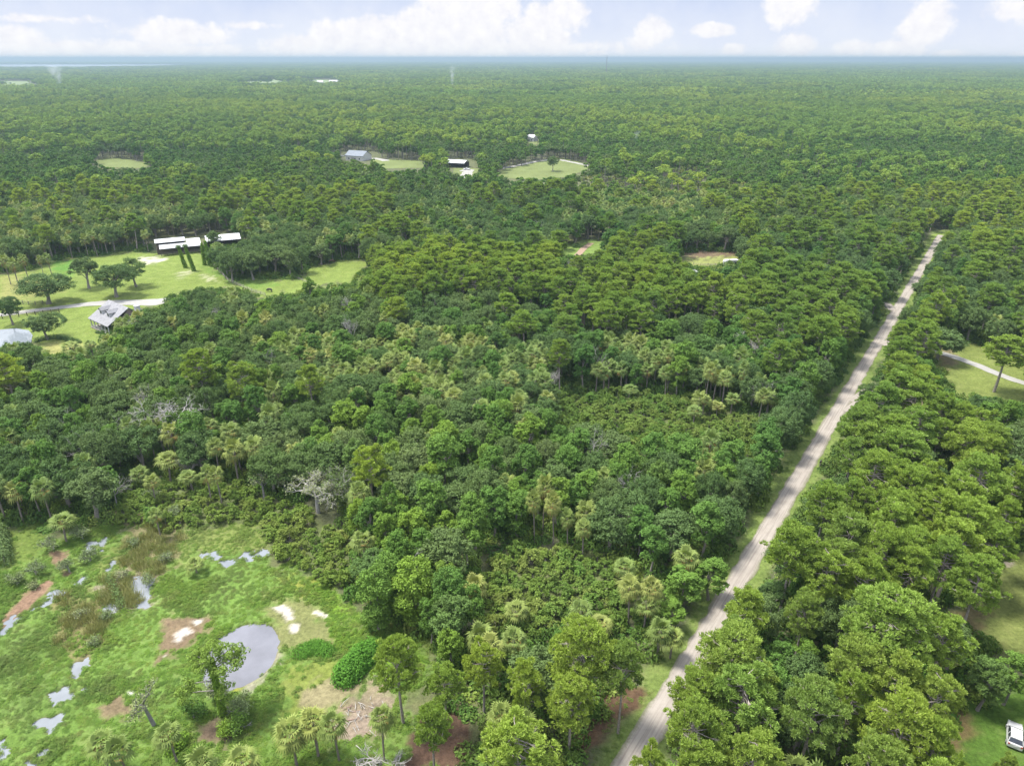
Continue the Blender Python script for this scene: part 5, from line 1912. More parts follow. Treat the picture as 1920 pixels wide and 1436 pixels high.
def gabled_house():
    cx, cy = -128.3, 220.2
    e = empty('gabled_house', (cx, cy, 0), R(-37.7))
    tag(e, 'grey-roofed house with two dormers and a columned front porch', 'house')
    L, D = 6.2, 5.0           # half length (local x), half depth
    obj('wall', gable_wall(Geo(), -L, L, -3.6, D, 3.2, 7.0).mesh('wall', M['brownwall']), e)
    r = Geo()
    # main roof: front slope runs out over the porch (local -y faces the lawn)
    for V in ([(-L - .5, -7.0, 3.0), (L + .5, -7.0, 3.0), (L + .5, .6, 7.3), (-L - .5, .6, 7.3)], [(L + .5, D + .7, 3.2), (-L - .5, D + .7, 3.2), (-L - .5, .6, 7.3), (L + .5, .6, 7.3)]):
        V = V + [(a, b, c + .22) for a, b, c in V]
        r.add(V, [(0, 3, 2, 1), (4, 5, 6, 7), (0, 1, 5, 4), (1, 2, 6, 5), (2, 3, 7, 6), (3, 0, 4, 7)])
    ro = obj('roof', r.mesh('roof', M['shingle']), e)
    for dx in (-2.7, 2.3):
        d = Geo()
        d.box(dx - .85, dx + .85, -4.2, -1.6, 4.6, 6.0)
        dm = obj('dormer', d.mesh('dormer', M['whitewall']), ro)
        obj('dormer_roof', prism(Geo(), dx - 1.15, dx + 1.15, -4.5, -.8, 5.95, 6.85, 'y', thick=.12).mesh('dormer_roof', M['shingle']), ro)
        w = Geo().box(dx - .45, dx + .45, -4.26, -4.2, 4.95, 5.8)
        obj('dormer_window', w.mesh('dormer_window', M['window']), ro)
    for k in range(6):
        x = -L + .2 + k * (2 * L - .4) / 5
        obj('porch_column', Geo().box(x - .13, x + .13, -6.7, -6.44, .35, 3.05).mesh('porch_column', M['whitewall']), e)
    obj('porch_floor', Geo().box(-L - .3, L + .3, -6.9, -3.62, 0, .35).mesh('porch_floor', M['greywood']), e)
    rail = Geo()
    for k in range(5):
        x0, x1 = -L + .35 + k * 2.4, -L + 2.4 + k * 2.4
        rail.box(x0, x1, -6.62, -6.54, 1.15, 1.23)
        for j in range(9):
            xx = x0 + (x1 - x0) * j / 8
            rail.box(xx - .02, xx + .02, -6.60, -6.56, .35, 1.15)
    obj('porch_railing', rail.mesh('porch_railing', M['whitewall']), e)
    for x in (-4.4, -1.9, 2.0, 4.5):
        window(e, x, -3.6, 1.1, 1.0, 1.4, (0, -1), M['whitewall'])
    obj('door', Geo().box(-.45, .55, -3.68, -3.602, .36, 2.5).mesh('door', M['whitewall']), e)
    for y in (-1.0, 2.4):
        window(e, L, y, 1.1, 1.0, 1.4, (1, 0), M['whitewall'])
    # rear side wing with its lower roof
    w = Geo()
    w.box(L + .01, L + 4.6, -1.0, 4.6, 0, 2.7)
    obj('side_wing', w.mesh('side_wing', M['brownwall']), e)
    w = Geo()
    V = [(L + .55, -1.5, 3.4), (L + 5.0, -1.5, 2.75), (L + 5.0, 5.0, 2.75), (L + .55, 5.0, 3.4)]
    V += [(a_, b_, c_ + .15) for a_, b_, c_ in V]
    w.add(V, [(0, 1, 2, 3), (4, 7, 6, 5), (0, 4, 5, 1), (1, 5, 6, 2), (2, 6, 7, 3), (3, 7, 4, 0)])
    obj('side_wing_roof', w.mesh('side_wing_roof', M['shingle']), e)
    obj('chimney', Geo().box(L + .6, L + 1.9, 2.2, 3.6, 2.7, 7.6).box(L + .5, L + 2.0, 2.1, 3.7, 7.6, 7.8).mesh('chimney', M['whitewall']), e)


gabled_house()


def stable():
    x, y, _ = G(330, 461, 3)
    e = empty('stable', (x, y, 0), R(26))
    tag(e, 'long open stable with a two-level white metal roof', 'barn')
    hw = 8.4
    # raised centre roof and lower front roof
    g = Geo()
    for (x0, x1, ya, za, yb, zb) in ((-hw, 4.2, -.2, 4.9, 4.6, 5.6), (-hw + 1.5, hw + 2.0, -5.2, 3.2, -1.0, 4.1), (4.5, hw + 2.0, -.9, 4.15, 4.4, 4.7)):
        V = [(x0, ya, za), (x1, ya, za), (x1, yb, zb), (x0, yb, zb)]
        V += [(a, b, c + .12) for a, b, c in V]
        g.add(V, [(0, 3, 2, 1), (4, 5, 6, 7), (0, 1, 5, 4), (1, 2, 6, 5), (2, 3, 7, 6), (3, 0, 4, 7)])
    obj('roof', g.mesh('roof', M['whitemetal']), e)
    w = Geo()
    w.box(-hw + .4, 4.0, 4.2, 4.35, 0, 5.3).box(4.6, hw + 1.6, 4.0, 4.15, 0, 4.5).box(-hw + .4, hw + 1.6, -.6, -.45, 0, 4.0)
    w.box(-hw + .3, -hw + .4, -.45, 4.2, 0, 2.4)
    obj('wall', w.mesh('wall', M['darkwood']), e)
    for k in range(8):
        xx = -hw + 1.8 + k * (2 * hw - .4) / 7
        obj('post', Geo().box(xx - .1, xx + .1, -4.9, -4.7, 0, 3.3).mesh('post', M['darkwood']), e)
    obj('stall_rail', Geo().box(-hw + 1.8, hw + 1.4, -4.76, -4.69, .6, .72).box(-hw + 1.8, hw + 1.4, -4.76, -4.69, 1.2, 1.32).mesh('stall_rail', M['greywood']), e)


stable()


def metal_barn(name, px, py, rz, hl, hd, h, zr, label, cat, roofm, wallm, open_front=False, z=3.0, doors=True):
    x, y, _ = G(px, py, z)
    e = empty(name, (x, y, 0), R(rz))
    tag(e, label, cat)
    obj('roof', prism(Geo(), -hl - .4, hl + .4, -hd - .4, hd + .4, h - .05, zr).mesh('roof', roofm), e)
    if open_front:
        g = Geo()
        g.box(-hl, hl, hd - .15, hd, 0, h - .1)
        g.box(-hl, -hl + .15, -hd, hd - .15, 0, h - .1)
        obj('wall', g.mesh('wall', wallm), e)
        for k in range(5):
            xx = -hl + .3 + k * (2 * hl - .6) / 4
            obj('post', Geo().box(xx - .1, xx + .1, -hd, -hd + .2, 0, h - .1).mesh('post', M['darkwood']), e)
    else:
        obj('wall', gable_wall(Geo(), -hl, hl, -hd, hd, h - .1, zr - .15).mesh('wall', wallm), e)
        for xx in (-hl * .6, hl * .1, hl * .6):
            window(e, xx, -hd, 1.0, 1.3, 1.2, (0, -1), M['whitewall'])
        if doors:
            obj('door', Geo().box(-hl * .3, -hl * .3 + 2.6, -hd - .05, -hd - .003, 0, 2.4).mesh('door', M['greywood']), e)
    return e


metal_barn('hay_barn', 418, 449, 24, 7.2, 5.0, 3.6, 5.2, 'broad white metal roof half hidden behind the palm trunks', 'barn', M['whitemetal'], M['greywood'], True)
metal_barn('farmhouse', 672, 293, -24, 9.0, 6.5, 3.8, 7.4, 'white-walled house with a dark metal roof beyond the wood', 'house', M['darkroof'], M['whitewall'])
metal_barn('pole_barn', 858, 306, -22, 8.0, 5.0, 3.6, 5.4, 'open pole barn with white roof beside the far driveway', 'barn', M['whitemetal'], M['darkwood'], True)
metal_barn('cottage', 608, 342, 10, 4.5, 3.0, 2.8, 4.5, 'small pale-roofed cottage nearly hidden by round oaks', 'house', M['whitemetal'], M['whitewall'], z=6)
metal_barn('long_shed', 1430, 166, 4, 22, 8, 4.5, 7.0, 'long white-roofed shed alone in the distant woodland', 'shed', M['whitemetal'], M['whitewall'], z=8)
metal_barn('white_house', 995, 250, -30, 6, 4.5, 4, 6.5, 'small white house deep in the trees beyond the round oak', 'house', M['whitewall'], M['whitewall'], z=8)
FARS = [(625, 152, 14, 'white farm buildings on the pale field near the skyline'), (1448, 136, 30, 'white building at the west end of the distant strip field'), (1592, 138, 36, 'pair-roofed white building east of the distant strip field'),
        (1338, 119, 60, 'lone white building close to the skyline'), (600, 153, 10, 'smaller white shed on the pale field near the skyline')]
for px_, py_, hl_, lb_ in FARS:
    metal_barn('distant_building', px_, py_, 0, hl_, hl_ * .4, 7, 11, lb_, 'building', M['whitemetal'], M['whitewall'], z=9, doors=False)

# ------------------------------------------------------------------ radio tower on the skyline
def tower():
    y = 4000.0
    x = (1138 - 960) / FPX * (y * CP)
    g = Geo()
    H, b = 93.0, 1.5
    for i in range(3):
        a = i * 2.094
        g.tube(np.array([[b * math.cos(a), b * math.sin(a), 0], [b * math.cos(a) * .7, b * math.sin(a) * .7, H]]), [.7, .5], 4)
    n = 26
    br = Geo()
    for k in range(n):
        for i in range(3):
            a, a2 = i * 2.094, (i + 1) * 2.094
            z0, z1 = H * k / n, H * (k + 1) / n
            br.tube(np.array([[b * math.cos(a), b * math.sin(a), z0], [b * math.cos(a2) * .9, b * math.sin(a2) * .9, z1]]), [.3, .3], 3)
    e = empty('radio_tower', (x, y, 0))
    obj('mast', g.mesh('mast', M['greywood']), e)
    obj('bracing', br.mesh('bracing', M['greywood']), e)
    tag(e, 'thin lattice radio tower rising over the skyline', 'tower')


tower()

# ------------------------------------------------------------------ vehicles
def loft(sections):
    """closed body from cross sections along y: list of (y, [(x, z), ...])"""
    n = len(sections[0][1])
    V, Q = [], []
    for y, s in sections:
        V += [(x, y, z) for x, z in s]
    for i in range(len(sections) - 1):
        for k in range(n):
            k2 = (k + 1) % n
            Q.append((i * n + k, i * n + k2, (i + 1) * n + k2, (i + 1) * n + k))
    return V, Q, n


def body_section(w, z0, z1, tuck=.92):
    return [(-w * .9, z0), (-w, z0 + .12), (-w, (z0 + z1) * .55), (-w * tuck, z1 - .05), (-w * tuck * .93, z1), (w * tuck * .93, z1), (w * tuck, z1 - .05), (w, (z0 + z1) * .55), (w, z0 + .12), (w * .9, z0)]


def loft_mesh(name, secs, mat):
    V, Q, n = loft(secs)
    bm = bmesh.new()
    vs = [bm.verts.new(v) for v in V]
    for q in Q:
        bm.faces.new([vs[i] for i in q])
    bm.faces.new(vs[:n][::-1])
    bm.faces.new(vs[-n:])
    bmesh.ops.recalc_face_normals(bm, faces=bm.faces)
    me = bpy.data.meshes.new(name)
    bm.to_mesh(me)
    bm.free()
    me.materials.append(mat)
    for p in me.polygons:
        p.use_smooth = True
    try:
        me.set_sharp_from_angle(angle=R(32))
    except Exception:
        pass
    return me


M['carpaint'] = pmat('white_car_paint', (.45, .46, .465), .25, .6, .02, 1.0)
M['carglass'] = pmat('car_glass', (.02, .024, .03), .08, .7, .1, 1.0)
M['tyre'] = pmat('tyre_rubber', (.025, .025, .026), .85, .3, .2, 6.0)
M['rim'] = pmat('alloy_rim', (.45, .45, .47), .35, .6, .1, 4.0, metal=.6)
M['redlens'] = pmat('red_lens', (.35, .02, .02), .3, .5, .05, 4.0)
M['clearlens'] = pmat('clear_lens', (.6, .62, .65), .2, .6, .05, 4.0)


def parked_car():
    x, y, _ = G(1903, 1377, .6)
    e = empty('parked_car', (x, y, 0), R(-33))
    tag(e, 'white hatchback parked on grass among the eastern trees', 'car')
    bs = [(-2.15, body_section(.78, .38, .92)), (-2.05, body_section(.86, .26, 1.02)), (-1.2, body_section(.90, .22, 1.04)), (.4, body_section(.90, .22, 1.02)), (1.5, body_section(.89, .24, .96)), (2.05, body_section(.82, .28, .82)), (2.22, body_section(.70, .38, .66))]
    obj('body', loft_mesh('body', bs, M['carpaint']), e)
    # greenhouse (glass) with roof panel on top, nose towards +y
    def cab(w0, w1, z0, z1):
        return [(-w0, z0), (-w1, z1), (w1, z1), (w0, z0)]
    obj('cabin_glass', loft_mesh('cabin_glass', [(-1.98, cab(.80, .78, .98, 1.02)), (-1.45, cab(.82, .66, .98, 1.47)), (-.6, cab(.83, .66, .98, 1.53)), (.15, cab(.82, .66, .98, 1.50)), (.95, cab(.80, .78, .98, 1.0))], M['carglass']), e)
    obj('roof_panel', loft_mesh('roof_panel', [(-1.55, cab(.68, .64, 1.40, 1.50)), (-.6, cab(.68, .62, 1.44, 1.58)), (.22, cab(.68, .64, 1.42, 1.53))], M['carpaint']), e)
    for sx in (-1, 1):
        p = Geo()
        p.tube(np.array([[sx * .80, .95, 1.0], [sx * .67, .2, 1.5]]), [.04, .04], 4)
        p.tube(np.array([[sx * .83, -.65, 1.0], [sx * .68, -.65, 1.52]]), [.04, .04], 4)
        p.tube(np.array([[sx * .80, -1.95, 1.0], [sx * .68, -1.5, 1.46]]), [.05, .05], 4)
        obj('pillar', p.mesh('pillar', M['carpaint']), e)
        obj('mirror', Geo().box(min(sx * .88, sx * 1.06), max(sx * .88, sx * 1.06), .62, .74, .98, 1.14).mesh('mirror', M['carpaint']), e)
        obj('headlight', Geo().box(sx * .62 - .16, sx * .62 + .16, 2.04, 2.17, .62, .74).mesh('headlight', M['clearlens']), e)
        obj('tail_light', Geo().box(sx * .68 - .1, sx * .68 + .1, -2.16, -2.06, .74, .96).mesh('tail_light', M['redlens']), e)
        for yy in (-1.35, 1.35):
            t = Geo().tube(np.array([[sx * .70, yy, .32], [sx * .92, yy, .32]]), [.32, .32], 18)
            c = Geo()
            wh = obj('wheel', t.mesh('wheel', M['tyre'], smooth=False), e)
            d = bmesh.new()
            bmesh.ops.create_cone(d, cap_ends=True, radius1=.2, radius2=.2, depth=.03, segments=16, matrix=Matrix.Translation((sx * .93, yy, .32)) @ Matrix.Rotation(math.pi / 2, 4, 'Y'))
            md = bpy.data.meshes.new('rim')
            d.to_mesh(md)
            d.free()
            md.materials.append(M['rim'])
            obj('rim', md, wh)
    obj('rear_wiper', Geo().box(-.02, .3, -1.86, -1.83, 1.16, 1.19).mesh('rear_wiper', M['black']), e)
    obj('licence_plate', Geo().box(-.2, .2, -2.18, -2.15, .62, .76).mesh('licence_plate', M['whitewall']), e)


parked_car()


def trailer():
    x, y, _ = G(1370, 493, 1.5)
    e = empty('travel_trailer', (x, y, 0), R(8))
    tag(e, 'white travel trailer parked at the edge of the sandy clearing', 'trailer')
    obj('body', loft_mesh('body', [(-3.2, body_section(1.15, .6, 2.5, .98)), (-2.9, body_section(1.2, .45, 2.9, .98)), (2.6, body_section(1.2, .45, 2.9, .98)), (3.1, body_section(1.15, .6, 2.3, .98))], M['whitewall']), e).rotation_euler = (0, 0, math.pi / 2)
    for xx in (-1.6, .2, 1.7):
        window(e, xx, -1.2, 1.4, .8, .6, (0, -1), M['whitewall'])
    for yy in (-1.12, 1.12):
        obj('wheel', Geo().tube(np.array([[0, yy - .1, .33], [0, yy + .1, .33]]), [.33, .33], 14).mesh('wheel', M['tyre']), e)
    obj('hitch', Geo().tube(np.array([[-3.1, 0, .6], [-4.2, 0, .5]]), [.06, .06], 5).mesh('hitch', M['black']), e)


trailer()


def pickup(px, py, rz, lab):
    x, y, _ = G(px, py, .8)
    e = empty('parked_truck', (x, y, 0), R(rz))
    tag(e, lab, 'truck')
    obj('body', loft_mesh('body', [(-2.7, body_section(.92, .5, 1.05)), (-2.6, body_section(.98, .4, 1.2)), (1.0, body_section(.98, .4, 1.2)), (2.5, body_section(.95, .42, 1.1)), (2.7, body_section(.85, .5, .9))], M['carpaint']), e)
    def cab(w0, w1, z0, z1):
        return [(-w0, z0), (-w1, z1), (w1, z1), (w0, z0)]
    obj('cabin_glass', loft_mesh('cabin_glass', [(-.9, cab(.88, .8, 1.15, 1.2)), (-.75, cab(.88, .74, 1.15, 1.75)), (.6, cab(.88, .74, 1.15, 1.75)), (1.4, cab(.86, .8, 1.15, 1.18))], M['carglass']), e)
    obj('roof_panel', loft_mesh('roof_panel', [(-.8, cab(.76, .72, 1.7, 1.8)), (.65, cab(.76, .72, 1.7, 1.8))], M['carpaint']), e)
    for sx in (-1, 1):
        for yy in (-1.7, 1.7):
            obj('wheel', Geo().tube(np.array([[sx * .74, yy, .38], [sx * 1.0, yy, .38]]), [.38, .38], 14).mesh('wheel', M['tyre']), e)


pickup(875, 317, 70, 'white pickup truck parked beside the open pole barn')
pickup(1040, 457, 80, 'pale truck under the oaks at the head of the red sand path')

# ------------------------------------------------------------------ cows in the pasture
M['cowhide'] = pmat('black_cow_hide', (.025, .02, .02), .7, .3, .2, 2.0)
M['cowbrown'] = pmat('brown_cow_hide', (.10, .055, .035), .7, .3, .2, 2.0)


def cow(px, py, rz, mat, label, graze=True):
    x, y, _ = G(px, py, .7)
    verts = [(0, 0, 1.05), (.45, 0, 1.08), (.9, 0, 1.12), (1.2, 0, 1.2 if not graze else 1.0), (1.45, 0, 1.35 if not graze else .65), (1.75, 0, 1.3 if not graze else .28),
             (-.45, 0, 1.08), (-.8, 0, 1.12), (-.95, 0, .95), (-1.0, 0, .45),
             (.85, .24, .8), (.86, .24, .42), (.86, .24, .04), (.85, -.24, .8), (.86, -.24, .42), (.86, -.24, .04),
             (-.72, .24, .82), (-.82, .24, .45), (-.74, .24, .04), (-.72, -.24, .82), (-.82, -.24, .45), (-.74, -.24, .04),
             (1.42, .2, .74 if graze else 1.42), (1.42, -.2, .74 if graze else 1.42)]
    edges = [(0, 1), (1, 2), (2, 3), (3, 4), (4, 5), (0, 6), (6, 7), (7, 8), (8, 9), (2, 10), (10, 11), (11, 12), (2, 13), (13, 14), (14, 15), (7, 16), (16, 17), (17, 18), (7, 19), (19, 20), (20, 21), (4, 22), (4, 23)]
    rad = [.40, .40, .36, .22, .18, .10, .39, .32, .05, .03, .17, .085, .07, .17, .085, .07, .20, .09, .07, .20, .09, .07, .04, .04]
    me = bpy.data.meshes.new('cow')
    me.from_pydata(verts, edges, [])
    o = obj('cow', me, loc=(x, y, 0), rot=(0, 0, R(rz)))
    sk = o.modifiers.new('skin', 'SKIN')
    for i, v in enumerate(me.skin_vertices[0].data):
        v.radius = (rad[i], rad[i])
        v.use_root = i == 0
    o.modifiers.new('sub', 'SUBSURF').levels = 1
    me.materials.append(mat)
    tag(o, label, 'cow')


cow(506, 544, 160, M['cowhide'], 'black cow grazing on the open pasture')
cow(621, 490, 20, M['cowbrown'], 'dark brown cow near the tree line at the pasture end')

# ------------------------------------------------------------------ fences
def fence(name, pts, h, label, mat, step=2.4, rails=3, post=.09):
    pts = np.array([p[:2] for p in pts])
    s = np.concatenate([[0], np.cumsum(np.hypot(*np.diff(pts, axis=0).T))])
    t = np.arange(0, s[-1], step)
    x, y = np.interp(t, s, pts[:, 0]), np.interp(t, s, pts[:, 1])
    e = empty(name, (x[0], y[0], 0))
    tag(e, label, 'fence')
    for i in range(len(t)):
        obj('post', Geo().box(x[i] - x[0] - post, x[i] - x[0] + post, y[i] - y[0] - post, y[i] - y[0] + post, -.1, h).mesh('post', mat), e)
    for k in range(rails):
        g = Geo()
        z = h * (.30 + .3 * k)
        P = np.stack([x - x[0], y - y[0], np.full(len(x), z)], 1)
        g.tube(P, np.full(len(P), .06), 4)
        obj('rail', g.mesh('rail', mat), e)


fence('rail_fence', [G(-60, 607), G(0, 598), (G(70, 590)), G(120, 585)], 1.4, 'dark rail fence along the lawn side of the gravel drive', M['darkwood'])
fence('rail_fence', [G(-20, 566), G(60, 572), G(85, 570)], 1.4, 'grey rail fence ending at the large pasture oak', M['greywood'])
fence('wire_fence', [G(402, 500), G(430, 529), G(470, 546), G(500, 556)], 1.3, 'pasture fence beside the faint track below the oak clump', M['greywood'], 3.0, 3, .06)
fence('wire_fence', [G(1300, 497), G(1340, 499), G(1384, 501)], 1.3, 'short fence behind the pine crowns by the sandy clearing', M['greywood'], 3.0, 2, .06)
fence('paddock_fence', [G(500, 500), G(560, 524), G(600, 540)], 1.3, 'thin paddock fence crossing the end of the pasture', M['greywood'], 3.0, 2, .05)

# low dark hedge around the house pond
def leaf_blob(name, pts, r, h, n, leaf, mat, seed, label, cat, z=0.0, extra=None):
    """leafy mass following a line"""
    rng = np.random.default_rng(seed)
    pts = np.array([p[:2] for p in pts])
    s = np.concatenate([[0], np.cumsum(np.hypot(*np.diff(pts, axis=0).T))])
    t = rng.uniform(0, s[-1], n)
    c = np.stack([np.interp(t, s, pts[:, 0]), np.interp(t, s, pts[:, 1]), np.zeros(n)], 1)
    o0 = np.array([pts[0][0], pts[0][1], 0])
    d = rand_dirs(n, rng, 0, 1)
    bump = .62 + .75 * fbm(t / 1.1, d[:, 0] * 3, seed)
    C = c - o0 + d * np.array([r, r, h]) * (bump * rng.uniform(.7, 1.03, n))[:, None]
    V, Q, S = cards(C, d + .7 * rand_dirs(n, rng) + np.array([0, 0, .4]), leaf, leaf * .65, rng, np.clip(rng.normal(.5, .18, n), 0, 1))
    e = empty(name, (o0[0], o0[1], z))
    obj('foliage', mesh_np('foliage', V, Q, None, [mat], {'shade': S}), e)
    g = Geo()
    for k in range(6):
        q = np.array([np.interp(s[-1] * k / 5, s, pts[:, 0]) - o0[0], np.interp(s[-1] * k / 5, s, pts[:, 1]) - o0[1], 0])
        g.tube(np.array([q, q + [.1, .1, h * .6]]), [.06, .03], 4)
    obj('stems', g.mesh('stems', M['bark']), e)
    tag(e, label, cat)
    return e


leaf_blob('hedge', [G(66, 642), G(85, 637), G(105, 634), G(125, 637), G(150, 643)], .9, 1.5, 2600, .3, M['oak'], 5, 'curved dark hedge between the house pond and lawn', 'hedge')
leaf_blob('hedge', [G(98, 590), G(110, 592), G(122, 600), (G(118, 606))], .8, 1.3, 1400, .3, M['oak'], 6, 'short dark hedge behind the round oak on the house lawn', 'hedge')
leaf_blob('hedge', [G(180, 624), G(192, 626), G(205, 622)], .6, 1.0, 900, .25, M['oak'], 7, 'low planting in front of the house porch', 'hedge')
vm = leaf_blob('vine_mound', [G(648, 1274), G(664, 1255), G(680, 1236), G(700, 1222)], 2.2, 2.5, 9000, .34, M['vine'], 8, 'vivid green vine-smothered mound beside the yellow-green pine', 'bush')
leaf_blob('weed_thicket', [G(560, 1226), G(590, 1212), G(618, 1224)], 1.6, 1.1, 4200, .22, M['vine'], 9, 'bright leafy thicket between the pond and the vine mound', 'bush')
leaf_blob('willow_scrub', [G(230, 1172 - 30), G(205, 1086), G(212, 1080)], .9, 1.2, 700, .3, M['oak'], 10, 'small dark bush at the edge of the white reed bed', 'bush')
leaf_blob('marsh_bush', [G(340, 1392), G(330, 1398), G(322, 1405)], 1.3, 1.7, 1500, .28, M['climb'], 12, 'yellow-green bush at the foot of the lone meadow palm', 'bush')
leaf_blob('marsh_bush', [G(0, 1000), G(6, 1030), G(10, 1060)], 1.7, 3.2, 2600, .34, M['oak'], 14, 'dark shrub mass beside the grassy tongue of the marsh', 'bush')

# ------------------------------------------------------------------ singular trees and dead wood
def dead(name, px, py, h, zfrac, seed, mat, label, leafmat_=None, nleaf=0, rz=0.0, depth=4, r=.26, lean=(0, 0), spread=.7, first=.42, leaf=.3, wide=1.0, cat='dead tree'):
    x, y, _ = G(px, py, h * zfrac)
    e = empty(name, (x, y, -.1), rz)
    g = make_dead(h, seed, mat, depth, r, lean, spread, first)
    me = g.mesh('branches', mat, smooth=True)
    V = np.concatenate(g.V)
    if wide != 1.0:
        co = np.empty(len(me.vertices) * 3, np.float32)
        me.vertices.foreach_get('co', co)
        co = co.reshape(-1, 3)
        t = np.clip(co[:, 2] / h - .25, 0, 1)[:, None]
        co[:, :2] *= 1 + (wide - 1) * np.minimum(1, t * 3)
        V = co.copy()
        me.vertices.foreach_set('co', co.ravel())
    obj('branches', me, e)
    if nleaf:
        rng = np.random.default_rng(seed + 3)
        tips = V[V[:, 2] > h * .42]
        C = tips[rng.integers(0, len(tips), nleaf)] + rng.normal(0, .28, (nleaf, 3))
        v, q, s = cards(C, rand_dirs(nleaf, rng) + [0, 0, .6], leaf, leaf * .6, rng)
        obj('foliage', mesh_np('foliage', v, q, None, [leafmat_], {'shade': s}), e)
    tag(e, label, cat)
    return e


M['moss'] = leafmat('grey_moss_leaves', [(0, (.14, .15, .10)), (1, (.18, .185, .14))], zone=0, trans=.1, gloss=.1)
M['willow'] = leafmat('grey_willow_leaves', [(0, (.11, .135, .085)), (1, (.14, .16, .105))], zone=0, trans=.15, gloss=.2)
dead('bare_oak', 590, 910, 10, .62, 401, M['dead'], 'wide bleached grey tree with thin leaves at the marsh scrub edge', M['moss'], 3000, depth=5, r=.34, wide=1.5, first=.36, cat='tree')
dead('bare_oak', 645, 905, 9.5, .62, 402, M['dead'], 'half-leafed grey tree next to the wide bleached tree', M['oak'], 4200, depth=5, r=.26, wide=1.25, cat='tree')
dead('dead_tree', 312, 758, 14, .86, 403, M['dead'], 'silvery bare crown poking above the western wood', M['moss'], 260, depth=5, wide=1.3, first=.5)
dead('dead_tree', 268, 725, 13, .86, 404, M['deadtwig'], 'thin grey leafless crown behind the silvery bare crown', M['moss'], 300, depth=4, wide=1.2)
dead('dead_tree', 262, 840, 9, .5, 405, M['dead'], 'bare trunk leaning over with two pale limbs at the wood edge', None, 0, depth=3, r=.22, lean=(-.42, .1), wide=1.4, first=.62)
dead('dead_tree', 355, 872, 6.5, .6, 406, M['deadtwig'], 'twiggy grey dead tree among the palms at the wood edge', None, 0, depth=5, r=.16, spread=.5)
dead('dead_tree', 300, 815, 9, .5, 407, M['dead'], 'pale standing stub beside the brown-skirted palms', None, 0, depth=2, r=.2, first=.7)
dead('dead_tree', 1434, 642, 14, .72, 408, M['dead'], 'grey-white veiled dead tree near the tall palms', M['moss'], 900, depth=5, r=.3, wide=1.2)
dead('dead_tree', 1718, 783, 13, .82, 409, M['deadred'], 'reddish dead snag with stubby side branches', None, 0, depth=2, r=.2, first=.8, spread=1.2)
dead('dead_tree', 1692, 385, 12, .8, 410, M['deadtwig'], 'grey dead crown in the woods beyond the far road end', M['moss'], 500, depth=4, wide=1.4)
dead('dead_tree', 775, 1050, 9, .75, 411, M['dead'], 'pale stem rising through the tree tips by the meadow', None, 0, depth=2, r=.12, first=.75)
dead('dead_tree', 855, 1052, 8, .75, 412, M['deadred'], 'small brown dead top between the upright trees and thicket', None, 0, depth=3, r=.12, first=.6)
dead('dead_tree', 490, 900, 7, .6, 413, M['deadtwig'], 'grey lichen-covered tree west of the bleached tree', M['moss'], 600, depth=4, r=.2)
dead('dead_tree', 530, 888, 8, .6, 414, M['deadtwig'], 'tall grey lichen-covered tree behind the marsh scrub', M['moss'], 900, depth=4, r=.2)
dead('dead_tree', 1640, 1255, 9, .5, 415, M['dead'], 'bare limb reaching out under the small pine', None, 0, depth=3, r=.14, lean=(.5, 0))
dead('dead_tree', 712, 1402, 5.0, .55, 420, M['dead'], 'bleached fallen tree with curling branches at the frame edge', None, 0, depth=4, r=.17, lean=(-.5, -.3), spread=1.1, first=.3, wide=1.7)
dead('dead_tree', 735, 1425, 4.5, .5, 421, M['dead'], 'second pale branch tangle beside the vine-wrapped trunk', None, 0, depth=4, r=.15, lean=(.3, -.2), spread=1.1, first=.3, wide=1.5)
dead('dead_tree', 278, 1322, 6.5, .55, 422, M['deadtwig'], 'grey mossy snag standing in the meadow', M['moss'], 500, depth=3, r=.22, lean=(-.18, 0), first=.6)
# grey willows on the marsh bank
for i, (a, b, hh, lb) in enumerate([(62, 1060, 3.2, 'grey willow over the orange clay bank'), (95, 1012, 3.6, 'grey willow in front of the ragged palm'), (150, 992, 3.6, 'tangled grey willow above the marsh channel'),
                                    (30, 1078, 2.8, 'low grey willow at the western end of the clay bank'), (165, 1035, 3.0, 'dark willow between two pools of the channel'), (125, 1055, 3.2, 'dark willow leaning over the channel'), (280, 925, 3.4, 'grey-green willow under the marsh palm'), (320, 955, 3.4, 'pale willow east of the marsh palm')]):
    dead('willow', a, b, hh, .6, 430 + i, M['deadtwig'], lb, M['willow'], 900, depth=4, r=.12, wide=1.5, first=.25, leaf=.24, cat='tree')

def bare_trees():
    rng = np.random.default_rng(808)
    src = []
    for sd, hh, dp in ((1, 12, 4), (2, 13.5, 4), (3, 11, 5), (4, 12.5, 4)):
        g = make_dead(hh, 900 + sd, None, dp, .16, (rng.uniform(-.1, .1), rng.uniform(-.1, .1)), .6, .5)
        src.append((g.mesh('branches', M['dead'] if sd % 2 else M['deadtwig'], smooth=True), hh))
    spots = [p for p in PL if p['kind'] in ('hardwood_tree', 'live_oak') and not p['hand'] and in_frame(p) and 100 < p['y'] < 330]
    names = {}
    for k in rng.choice(len(spots), 46, replace=False):
        p = spots[int(k)]
        x, y = p['x'] + p['r'] * .8, p['y'] - p['r'] * .7
        if abs((x - road_x(y)) * RNRM[0]) < 7 or blocked(np.array([x]), np.array([y]), np.array([12.0]), np.array([2.5]))[0]:
            continue
        me, hh = src[int(rng.integers(4))]
        e = empty('dead_tree', (x, y, -.1), rng.uniform(0, 6.28))
        e.scale = (.8, .8, p['h'] / hh * rng.uniform(.92, 1.08))
        obj('branches', me, e)
        pos, nm = where(x, y)
        tag(e, 'thin bare grey tree ' + pos, 'dead tree', 'bare trees around ' + nm[4:])


bare_trees()

